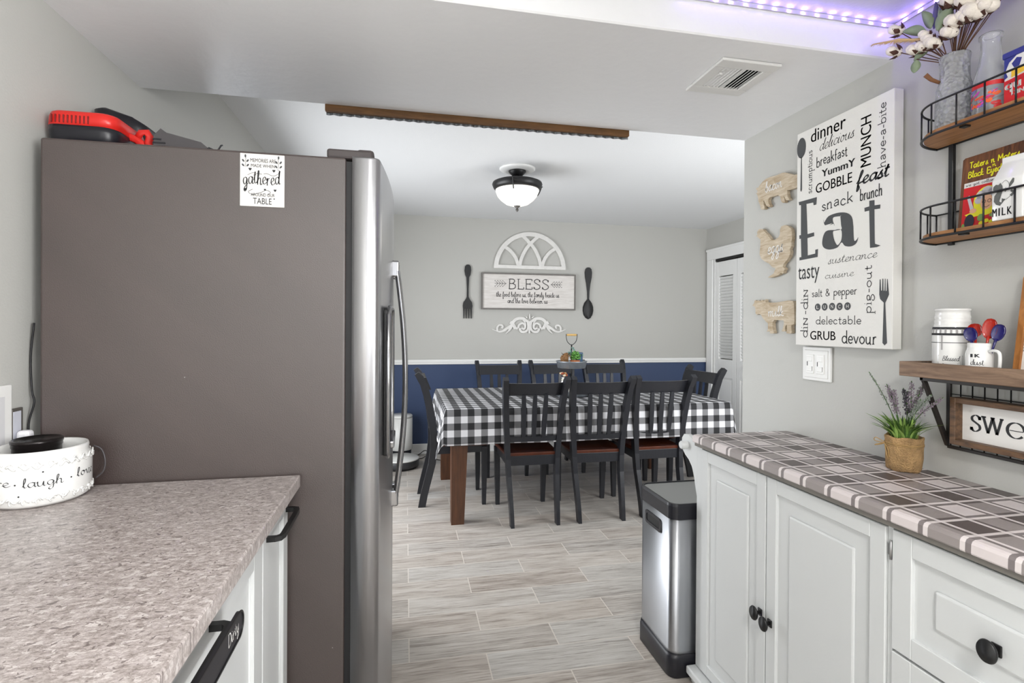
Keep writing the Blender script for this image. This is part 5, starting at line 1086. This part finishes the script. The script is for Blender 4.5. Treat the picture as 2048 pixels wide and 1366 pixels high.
# glass bottle with floral decal
bx, by = 1.345, .972
J = thing('glass_bottle', 'clear milk bottle with orange and red floral print on the upper shelf', 'bottle', (bx, by, 1.798))
MB().lathe([(0, 1.799), (.030, 1.799), (.0335, 1.805), (.034, 1.872), (.030, 1.895), (.022, 1.925), (.0185, 1.955), (.0185, 1.975), (.0225, 1.981), (.0225, 1.990), (.0195, 1.992), (.0170, 1.986), (.0160, 1.955), (.0195, 1.923), (.0275, 1.893), (.0315, 1.87), (.031, 1.807), (.028, 1.803), (0, 1.803)], (bx, by, 0), 40, cap=False).obj('bottle', GLASS, J)
rs = random.Random(9)
for nm, cc, n, zz in (('orange_print', g((238, 96, 36)), 9, (1.815, 1.850)), ('red_print', g((204, 34, 38)), 9, (1.81, 1.87)), ('magenta_print', g((206, 64, 176)), 5, (1.82, 1.86)), ('violet_print', g((128, 116, 196)), 5, (1.812, 1.865))):
    b = MB()
    for k in range(n):
        a = rs.uniform(2.2, 5.4); z = rs.uniform(*zz); l = rs.uniform(.006, .012); h = rs.uniform(.002, .005); an = rs.uniform(.1, .6); pts = []
        for i in range(12):
            q = 2*pi*i/12; u, v_ = l*cos(q), h*sin(q)*(1+.3*sin(3*q)); u, v_ = u*cos(an)-v_*sin(an), u*sin(an)+v_*cos(an)
            pts.append((bx+.0343*cos(a+u/.034), by+.0343*sin(a+u/.034), z+v_))
        b.add(pts, [tuple(range(12))])
    b.obj(nm, mat(nm, cc, .4), J)
b = MB(); n = 24
a_ = [2.5+i*2.6/n for i in range(n+1)]; b.add([(bx+.0344*cos(a), by+.0344*sin(a), z) for z in (1.862, 1.872) for a in a_], [(i, i+1, n+2+i, n+1+i) for i in range(n)]); b.obj('red_band', MATS['red_print'], J)
# tin
Tn = thing('drink_tin', 'blue, white and red printed tin at the frame edge on the upper shelf', 'tin', (1.36, .885, 1.798))
MB().box(1.325, 1.395, .835, .930, 1.798, 1.912, .002).obj('body', PRINTW, Tn)
MB().box(1.322, 1.398, .832, .933, 1.908, 1.922, .003).obj('lid', mat('tin_blue', g((42, 50, 130)), .35), Tn)
M = frame((1.3247, 0, 0), (0, -1, 0), (0, 0, 1))
MB().poly([(-.9295, 1.80), (-.836, 1.80), (-.836, 1.868), (-.9295, 1.858)], M).obj('red_print', MATS['red_print'], Tn)
MB().poly([(-.9297, 1.908), (-.9297, 1.862), (-.922, 1.866), (-.927, 1.88), (-.92, 1.897), (-.905, 1.908)], M).poly([(-.915, 1.893), (-.905, 1.903), (-.895, 1.898), (-.900, 1.882), (-.910, 1.882)], M).obj('blue_print', MATS['tin_blue'], Tn)
M = frame((1.3243, 0, 0), (0, -1, 0), (0, 0, 1))
MB().poly([(-.915, 1.862), (-.836, 1.875), (-.836, 1.893), (-.915, 1.876)], M).obj('yellow_print', mat('tin_yellow', g((236, 190, 50)), .4), Tn)
t = MB(); font_text(t, 'qu', M, .030, .021, -.927, 1.837, bold=.0012); font_text(t, 'DIN', M, .024, .010, -.914, 1.822, bold=.0006); t.obj('lettering', PRINTW, Tn)

# lower shelf: barn-wood plaque, milk carton
PDY = .008
PQ = thing('food_plaque', 'wooden plaque with yellow lettering and red cook picture on the lower oval shelf', 'plaque', (1.39, .985, 1.541))
th_ = radians(5); base = Vector((1.370, 0, 1.541)); up = Vector((sin(th_), 0, cos(th_)))
def PM(off): return frame(base+Vector((-cos(th_), 0, sin(th_)))*off+Vector((0, PDY, 0)), (0, -1, 0), up)
MB().poly([(-1.055, 0), (-.905, 0), (-.905, .190), (-.915, .193), (-1.05, .190), (-1.055, .186)], PM(-.010), .010).obj('board', W_BARN, PQ)
MB().poly([(-1.047, .002), (-.912, .002), (-.912, .112), (-1.047, .112)], PM(.0003)).obj('red_panel', mat('panel_red', g((200, 28, 34)), .5), PQ)
MB().poly([(-1.047, .112), (-.912, .112), (-.912, .124), (-1.047, .124)], PM(.0003)).obj('caption_strip', PRINTW, PQ)
YEL = mat('sign_yellow', g((232, 226, 40)), .5)
t = MB(); stroke_text(t, 'Taters n Maters', PM(.0006), .110, .0085, -1.038, .160, .26); stroke_text(t, 'n', PM(.0006), .008, .006, -.985, .150, .26); stroke_text(t, 'Black Eyed Peas', PM(.0006), .112, .0085, -1.040, .136, .26); t.obj('yellow_lettering', YEL, PQ)
t = MB(); stroke_text(t, 'we got collards and more', PM(.0006), .124, .004, -1.043, .115, .2); t.obj('small_lettering', INK, PQ)
def ell(cx, cy, rx, ry, n=20, off=.0006): return [(cx+rx*cos(2*pi*k/n), cy+ry*sin(2*pi*k/n)) for k in range(n)]
MB().poly(ell(-.992, .070, .030, .036), PM(.0006)).obj('yellow_print', YEL, PQ)
b = MB()
for cx_, cy_, r in ((-.992, .092, .013), (-1.005, .086, .011), (-.979, .088, .012), (-1.010, .074, .009), (-.974, .076, .010)): b.poly(ell(cx_, cy_, r, r), PM(.0009))
b.poly([(-1.038, .088), (-1.032, .091), (-1.020, .056), (-1.028, .053)], PM(.0009)); b.obj('grey_print', mat('print_grey', g((196, 194, 200)), .5), PQ)
b = MB(); b.poly(ell(-.991, .066, .0145, .018), PM(.0012)); b.poly(ell(-1.021, .050, .008, .006), PM(.0012)); b.obj('face_print', mat('print_skin', g((226, 176, 140)), .5), PQ)
b = MB(); b.poly([(-1.040, .043), (-1.02, .048), (-.99, .047), (-.965, .050), (-.965, .040), (-1.00, .036), (-1.03, .034)], PM(.0009)); [b.poly(ell(-1.00+.011*k, .016+.004*(k % 2), .006, .005, 10), PM(.0012)) for k in range(5)]; b.obj('yellow_print', YEL, PQ)
b = MB(); b.poly(ell(-1.028, .024, .0115, .019), PM(.0012)); b.obj('pot_print', mat('print_dark', g((38, 38, 52)), .5), PQ); b = MB(); b.ribbon(ell(-.997, .068, .004, .004, 12)+[(-.993, .068)], .0012, PM(.0015)); b.ribbon(ell(-.985, .068, .004, .004, 12)+[(-.981, .068)], .0012, PM(.0015)); b.ribbon([(-.998, .056), (-.991, .053), (-.984, .057)], .0012, PM(.0015)); b.obj('face_lines', MATS['print_dark'], PQ)
b = MB(); b.poly(ell(-1.002, .030, .008, .009, 12), PM(.0012)); b.poly(ell(-.972, .032, .012, .005, 12), PM(.0012)); b.poly(ell(-1.042, .012, .004, .010, 8), PM(.0012)); b.obj('green_print', mat('print_green', g((126, 166, 84)), .5), PQ)

MC = thing('ceramic_carton', 'white ceramic milk carton with grey cow head and MILK lettering', 'carton', (1.34, .94, 1.541))
cxx, cyy, hw = 1.3235, .899, .031
b = MB(); q = lambda w, d_, z: [(cxx-w, cyy-d_, z), (cxx+w, cyy-d_, z), (cxx+w, cyy+d_, z), (cxx-w, cyy+d_, z)]
bm = bmesh.new()
vv = [bm.verts.new(p) for p in q(hw, hw, 1.541)+q(hw, hw, 1.631)+[(cxx-.004, cyy-hw*.98, 1.672), (cxx+.004, cyy-hw*.98, 1.672), (cxx+.004, cyy+hw*.98, 1.672), (cxx-.004, cyy+hw*.98, 1.672)]+[(cxx-.004, cyy-hw*.98, 1.686), (cxx+.004, cyy-hw*.98, 1.686), (cxx+.004, cyy+hw*.98, 1.686), (cxx-.004, cyy+hw*.98, 1.686)]]
for r in range(3):
    for k in range(4): bm.faces.new([vv[4*r+k], vv[4*r+(k+1) % 4], vv[4*r+4+(k+1) % 4], vv[4*r+4+k]])
bm.faces.new(list(reversed(vv[:4]))); bm.faces.new(vv[12:])
bmesh.ops.bevel(bm, geom=list(bm.edges), offset=.003, segments=3, affect='EDGES', profile=.5)
b.bm(bm, True).obj('body', CERAM, MC)
Mm = frame((cxx-hw-.0006, 0, 0), (0, -1, 0), (0, 0, 1)); t = MB()
for k, c in enumerate('MILK'): font_text(t, c, Mm, [.0085, .0020, .0070, .0085][k], .0185, [-.927, -.9145, -.908, -.8975][k], 1.551, bold=.0004)
t.obj('lettering', INK, MC)
t = MB()
for pts in ([(-0.9255, 1.618), (-0.9205, 1.622), (-0.9155, 1.620), (-0.9115, 1.624), (-0.9075, 1.616), (-0.9065, 1.606), (-0.9085, 1.600), (-0.9115, 1.590), (-0.9135, 1.583), (-0.9085, 1.579), (-0.9115, 1.573), (-0.9195, 1.577), (-0.9245, 1.585), (-0.9235, 1.597), (-0.9185, 1.603), (-0.9215, 1.608), (-0.9265, 1.611)],
            [(-0.8935, 1.620), (-0.8875, 1.629), (-0.8845, 1.627), (-0.8855, 1.619), (-0.8915, 1.612), (-0.8955, 1.610)], [(-0.8905, 1.604), (-0.8855, 1.601), (-0.8835, 1.595), (-0.8895, 1.589), (-0.8935, 1.593), (-0.8885, 1.597), (-0.8925, 1.601)],
            [(-0.9035, 1.607), (-0.9005, 1.612), (-0.8995, 1.604), (-0.9025, 1.601)], [(-0.9085, 1.588), (-0.9015, 1.586), (-0.8985, 1.590), (-0.9035, 1.583), (-0.9095, 1.576)]): t.poly(pts, Mm)
t.ribbon(smooth2([(-0.9085, 1.622), (-0.9015, 1.627), (-0.8955, 1.620), (-0.8935, 1.608), (-0.8895, 1.604)], 4), .0009, Mm); t.ribbon(smooth2([(-0.9085, 1.589), (-0.9025, 1.584), (-0.8955, 1.588), (-0.8915, 1.591)], 4), .0009, Mm)
t.obj('cow_print', mat('cow_grey', g((92, 94, 92)), .6), MC)

# ---------------- wooden wire-backed shelf
K = thing('wall_shelf', 'weathered wood wall shelf on black metal brackets with wire grid back', 'shelf', (1.36, .9, 1.18))
WY = 1.166; fx0 = 1.311
b = MB(); b.box(fx0, fx0+.016, .45, WY, 1.172, 1.211, .0015, 1); b.obj('front_board', W_SHELF, K)
MB().box(fx0+.016, 1.415, .45, WY-.012, 1.176, 1.190).obj('shelf_board', W_SHELF, K)
MB().box(fx0+.016, 1.415, WY-.012, WY, 1.176, 1.211, .001, 1).obj('end_board', W_SHELF, K)
f = MB(); gy = 1.112
for y in (gy, .50):
    f.box(1.408, 1.416, y-.005, y+.005, .988, 1.172, .001, 1)
    f.loft([[(fx0+.012, y-.004, 1.168), (fx0+.012, y+.004, 1.168), (fx0+.022, y+.004, 1.170), (fx0+.022, y-.004, 1.170)], [(1.404, y-.004, .990), (1.404, y+.004, .990), (1.414, y+.004, .994), (1.414, y-.004, .994)]], True, False)
    f.box(fx0+.010, 1.416, y-.004, y+.004, 1.165, 1.171)
f.box(fx0+.010, fx0+.018, .50, gy+.004, 1.163, 1.172, .001, 1); f.box(1.406, 1.414, .50, gy, .984, .992, .001, 1)
f.obj('bracket_frame', mat('bronze_metal', g((46, 42, 40)), .45), K)
w_ = MB(); y = gy-.030
while y > .5: w_.tube([(1.411, y, .99), (1.411, y, 1.166)], .0017, 6); y -= .0285
z = 1.156
while z > 1.0: w_.tube([(1.411, .5, z), (1.411, gy, z)], .0014, 6); z -= .0285
w_.obj('wire_grid', BLACK, K)
# SWEET sign in front of the grid
S_ = thing('framed_sign', 'brown deep-framed sign beginning SWE hanging on the black wire grid', 'sign', (1.39, .9, 1.06))
y1, y0, z0, z1, xf = 1.079, .72, 1.004, 1.124, 1.372
f = MB(); tk = .0135
f.box(xf, 1.408, y1-tk, y1, z0, z1, .001, 1).box(xf, 1.408, y0, y0+tk, z0, z1, .001, 1).box(xf, 1.408, y0+tk, y1-tk, z1-tk, z1, .001, 1).box(xf, 1.408, y0+tk, y1-tk, z0, z0+tk, .001, 1); f.obj('frame', W_DARK, S_)
MB().box(1.396, 1.405, y0+tk, y1-tk, z0+tk, z1-tk).obj('panel', PRINTW, S_)
t = MB(); stroke_text(t, 'SW', frame((1.3957, 0, 0), (0, -1, 0), (0, 0, 1)), .074, .0215, -1.047, 1.044, .30, nib=(.15, .28), slab=True)
t.ribbon([(-.947+.0175*cos(radians(a)), 1.062+.018*sin(radians(a))) for a in range(0, 321, 10)], .007, frame((1.3957, 0, 0), (0, -1, 0), (0, 0, 1)), nib=(0, .25)); t.ribbon([(-.96, 1.061), (-.932, 1.061)], .0018, frame((1.3957, 0, 0), (0, -1, 0), (0, 0, 1)))
t.obj('lettering', INK, S_)

# canister jar
jx, jy = 1.367, 1.070
J = thing('cookie_jar', 'large white ceramic jar with black plaid bands labelled Blessed', 'jar', (jx, jy, 1.19))
def jr(z):
    P_ = [(1.190, .038), (1.196, .0405), (1.270, .0412), (1.292, .0408), (1.303, .0395), (1.312, .0365)]
    for (a, ra), (c, rc) in zip(P_, P_[1:]):
        if a <= z <= c: return ra+(rc-ra)*(z-a)/(c-a)
    return .0365
MB().lathe([(0, 1.190), (.038, 1.190), (.0405, 1.196), (.0412, 1.270), (.0408, 1.292), (.0395, 1.303), (.0362, 1.312), (.0372, 1.315), (.0372, 1.320), (.0355, 1.323), (.0365, 1.326), (.0365, 1.331), (.0352, 1.333), (.0355, 1.344), (.037, 1.345), (.0372, 1.348), (.036, 1.350), (0, 1.350)], (jx, jy, 0), 56, cap=False).obj('jar', CERAM, J)
def wrap(mb, cx, cy, z0, z1, a0, a1, rf, n=40, e=.0004):
    vs = []
    for z in (z0, z1):
        for i in range(n+1):
            a = a0+(a1-a0)*i/n; r = rf(z)+e; vs.append((cx+r*cos(a), cy+r*sin(a), z))
    mb.add(vs, [(i, i+1, n+2+i, n+1+i) for i in range(n)])
b = MB(); wrap(b, jx, jy, 1.2975, 1.3035, 1.6, 5.6, jr); wrap(b, jx, jy, 1.2825, 1.288, 1.6, 5.6, jr); wrap(b, jx, jy, 1.2635, 1.265, 1.6, 5.6, jr); b.obj('black_bands', INK, J)
b = MB()
for k in range(14): wrap(b, jx, jy, 1.288, 1.2985, 1.8+k*.27, 1.8+k*.27+.11, jr, 4)
for a in (3.25, 4.6): wrap(b, jx, jy, 1.246, 1.2835, a, a+.035, jr, 2, .0006); wrap(b, jx, jy, 1.246, 1.2835, a+.055, a+.09, jr, 2, .0006)
b.obj('grey_plaid', mat('plaid_grey', g((150, 148, 148)), .5), J)
t = MB(); stroke_text(t, 'Blessed', I4, .034, .0065, -.017, 1.219, .16, shear=.2); t.ribbon([(-.026, 1.198), (-.026, 1.232), (.024, 1.232), (.024, 1.198)], .0007, I4); t.ribbon([(-.016, 1.212), (.016, 1.212)], .0009, I4)
a0 = 3.72; t.v = [(jx+.0416*cos(a0+x/.0416), jy+.0416*sin(a0+x/.0416), y) for x, y, z in t.v]; t.obj('lettering', INKS, J)
# mug with spoons
mx, my = 1.345, .990
J = thing('mug', 'white jar-shaped mug with black lettering holding measuring spoons', 'mug', (mx, my, 1.19))
MB().lathe([(0, 1.190), (.024, 1.190), (.0262, 1.195), (.0265, 1.236), (.0245, 1.246), (.0225, 1.250), (.023, 1.253), (.0218, 1.255), (.0226, 1.258), (.0226, 1.2645), (.0212, 1.266), (.0195, 1.264), (.0195, 1.25), (.023, 1.235), (.023, 1.195), (0, 1.194)], (mx, my, 0), 40, cap=False).obj('body', CERAM, J)
MB().tube(smooth2([(mx-.004, my-.0245, 1.246), (mx-.008, my-.036, 1.249), (mx-.010, my-.047, 1.247), (mx-.010, my-.051, 1.238), (mx-.009, my-.050, 1.215), (mx-.006, my-.044, 1.204), (mx-.004, my-.026, 1.202)], 4), .0035, 8).obj('handle', CERAM, J)
t = MB(); font_text(t, 'I', I4, .0035, .0085, -.0155, 1.232, bold=.0008); font_text(t, 'K', I4, .009, .0085, -.007, 1.232, bold=.0008); stroke_text(t, 'dust', I4, .026, .0072, -.016, 1.214, .2, nib=(.6, .35))
a0 = 3.74; t.v = [(mx+.0268*cos(a0+x/.0268), my+.0268*sin(a0+x/.0268), y) for x, y, z in t.v]; t.obj('lettering', INK, J)
GLR = mat('glazed_red', g((168, 36, 22)), .12, coat=.6); GLB = mat('glazed_blue', g((28, 24, 92)), .1, coat=.6)
for nm, m_, (ex, ey, ez), r, lb, fl in (('a', GLR, (1.352, 1.006, 1.296), .0165, 'red glazed spoon standing at the left of the white mug', .8), ('b', GLB, (1.330, .999, 1.286), .0145, 'blue glazed spoon leaning in front of the red one', .95), ('c', GLR, (1.350, .972, 1.300), .0155, 'red glazed spoon, tallest at the right of the mug', 1.25), ('d', GLB, (1.352, .955, 1.291), .0140, 'blue glazed spoon, rightmost in the mug', 1.15)):
    s = thing('measuring_spoon', lb, 'spoon', (mx, my, 1.20)); e = Vector((ex, ey, ez)); b0 = Vector((mx+(ex-mx)*.2, my+(ey-my)*.35, 1.20)); dn = (e-b0).normalized()
    MB().tube([b0, b0.lerp(e, .6), e-dn*r*1.1], [.002, .0024, .0034], 8).obj('stem', m_, s)
    s1 = dn.cross(Vector((-1, -.3, .1))).normalized(); s2 = s1.cross(dn).normalized(); b = MB(); rg = []
    for i in range(9):
        ph = -pi/2+pi*i/8; rr_ = r*(cos(ph)*.92 if ph < 0 else cos(ph)**.8*.92)+.0004; rg.append([e+dn*r*1.25*fl*sin(ph)+s1*rr_*cos(q)+s2*(-rr_*.5*sin(q) if sin(q) > 0 else rr_*.32*sin(q)) for q in [2*pi*k/16 for k in range(16)]])
    b.loft(rg).obj('bowl', m_, s)
# leaning board
PDY = 0
J = thing('framed_sign', 'golden wood framed plaid sign with large P and O leaning on the shelf', 'sign', (1.385, .86, 1.19))
th_ = radians(6); base = Vector((1.378, 0, 1.191)); up = Vector((sin(th_), 0, cos(th_)))
o1 = [(-.942, 0), (-.75, 0), (-.75, .24), (-.927, .24), (-.934, .236), (-.937, .228)]; o2 = [(-.930, .012), (-.762, .012), (-.762, .228), (-.925, .228)]
MB().poly(o1, PM(-.008), .012, [o2]).obj('frame', W_FRAME, J); MB().poly(o2, PM(-.006), .003).obj('panel', PRINTW, J)
t = MB(); 
for x in (-.912, -.905, -.855, -.848): t.ribbon([(x, .013), (x, .227)], .0012, PM(-.0026))
t.ribbon([(-.929, .066), (-.763, .066)], .0012, PM(-.0026)); t.obj('plaid_lines', INK, J)
t = MB(); [t.ribbon([(-.929, z), (-.763, z)], .004, PM(-.0028)) for z in (.060, .074)]; t.ribbon([(-.9085, .013), (-.9085, .227)], .005, PM(-.0028)); t.obj('plaid_bands', MATS['plaid_grey'], J)
t = MB(); stroke_text(t, 'P', PM(-.0022), .030, .018, -.917, .181, .2, slab=True); stroke_text(t, 'O', PM(-.0022), .030, .0145, -.920, .143, .24); t.obj('lettering', INK, J)

# ---------------- lavender pot
px, py = 1.352, 1.185
J = thing('potted_plant', 'artificial lavender and grass in a burlap-wrapped pot on the plaid cover', 'plant', (px, py, .915))
rg = []; PZ = -.007
for z, r in ((.916, .036), (.92, .040), (.95, .0425), (.98, .0425), (1.000, .0435), (1.006, .0445), (1.010, .0435), (1.008, .040), (.998, .038)):
    rg.append([(px+(r+.0012*sin(7*a+z*40))*cos(a), py+(r+.0012*sin(7*a+z*40))*sin(a), z+.0015*sin(5*a)) for a in [2*pi*k/48 for k in range(48)]])
MB().loft(rg, True).obj('pot', BURLAP, J)
b = MB(); tw_ = [(px+.0442*cos(a), py+.0442*sin(a), .990) for a in [2*pi*k/32 for k in range(32)]]; b.tube(tw_, .0014, 6, closed=True); b.tube([(x, y, z-.004) for x, y, z in tw_], .0012, 6, closed=True)
kx, ky = px-.040, py+.022
b.tube(smooth2([(kx, ky, .988), (kx-.010, ky+.018, .999), (kx-.008, ky+.024, .989), (kx, ky, .986)], 4), .0013, 5).tube(smooth2([(kx, ky, .988), (kx-.012, ky+.02, .978), (kx-.006, ky+.012, .98), (kx, ky, .986)], 4), .0013, 5).tube(smooth2([(kx, ky, .987), (kx-.004, ky-.008, .965), (kx-.003, ky-.014, .945)], 4), .0013, 5).tube(smooth2([(kx, ky, .987), (kx-.003, ky-.014, .97), (kx-.003, ky-.016, .95)], 4), .0013, 5)
b.obj('twine', mat('twine', g((172, 140, 92)), .9), J)
rs = random.Random(11); LV = [mat('grass_green', g((104, 142, 62)), .5), mat('grass_green_light', g((150, 182, 96)), .5), mat('grass_green_dark', g((66, 98, 44)), .55)]
def blade(mb, p, a, L, lean, w):
    n = 7; V_ = []
    for i in range(n+1):
        f = i/n; out = lean*L*(f**1.6); h = L*(f*(1-.35*lean*f)); ww = w*(1-f)**.6*(.6+.8*min(1, f*3))*.6
        c = Vector((p[0]+cos(a)*out, p[1]+sin(a)*out, p[2]+h)); s_ = Vector((-sin(a), cos(a), 0)); V_ += [c-s_*ww, c+Vector((0, 0, -ww*.5)), c+s_*ww]
    mb.add(V_, [q for i in range(n) for q in ((3*i, 3*i+1, 3*i+4, 3*i+3), (3*i+1, 3*i+2, 3*i+5, 3*i+4))], True)
for k, m_ in enumerate(LV):
    b = MB()
    for i in range(60):
        a = rs.uniform(0, 2*pi); r = rs.uniform(0, .030); L_ = rs.uniform(.045, .085); ln = rs.uniform(.2, 1.0)
        if cos(a) > .3: ln *= .45; L_ *= .8
        blade(b, (px+r*cos(a), py+r*sin(a), 1.0), a+rs.uniform(-.4, .4), L_, ln, .0056)
    o = b.obj('grass', m_, J)
LAVM = [mat('lavender_mauve', g((128, 116, 126)), .8), mat('lavender_grey', g((124, 130, 122)), .8), mat('lavender_dark', g((78, 74, 82)), .8)]
tips = [((1.315, 1.262, 1.180), 1), ((1.325, 1.215, 1.150), 0), ((1.320, 1.188, 1.138), 0), ((1.345, 1.170, 1.135), 2), ((1.335, 1.150, 1.165), 0), ((1.350, 1.125, 1.162), 0), ((1.340, 1.100, 1.135), 1), ((1.350, 1.078, 1.130), 0), ((1.365, 1.20, 1.14), 2), ((1.37, 1.15, 1.15), 1), ((1.33, 1.12, 1.12), 1), ((1.36, 1.23, 1.13), 0)]
for k, (tp_, mi) in enumerate(tips):
    c0 = Vector((px+rs.uniform(-.012, .012), py+rs.uniform(-.012, .012), 1.0)); e = Vector(tp_); md = c0.lerp(e, .55)+Vector((0, 0, .012))
    MB().tube(smooth2([c0, md, e], 5), .0011, 5).obj('flower_stem', LV[2], J)
    b = MB(); pth = smooth2([c0, md, e], 10); n = len(pth); wf = 1.0 if k else .62
    for i in range(150 if k else 70):
        f = rs.uniform(.42, 1); p = Vector(pth[min(n-1, int(f*(n-1)))]); a = rs.uniform(0, 2*pi); r = rs.uniform(.001, .0125)*(1.15-f*.75)*wf
        c_ = p+Vector((cos(a)*r, sin(a)*r, rs.uniform(-.003, .003))); s_ = rs.uniform(.0011, .0022)
        b.add([c_+Vector(q)*s_ for q in ((1, 0, 0), (0, 1, 0), (-1, 0, 0), (0, -1, 0), (0, 0, 1.5), (0, 0, -1.5))], [(0, 1, 4), (1, 2, 4), (2, 3, 4), (3, 0, 4), (1, 0, 5), (2, 1, 5), (3, 2, 5), (0, 3, 5)])
    b.obj('flower_spike', LAVM[mi], J)

bpy.data.objects[J.name].location.z -= .007
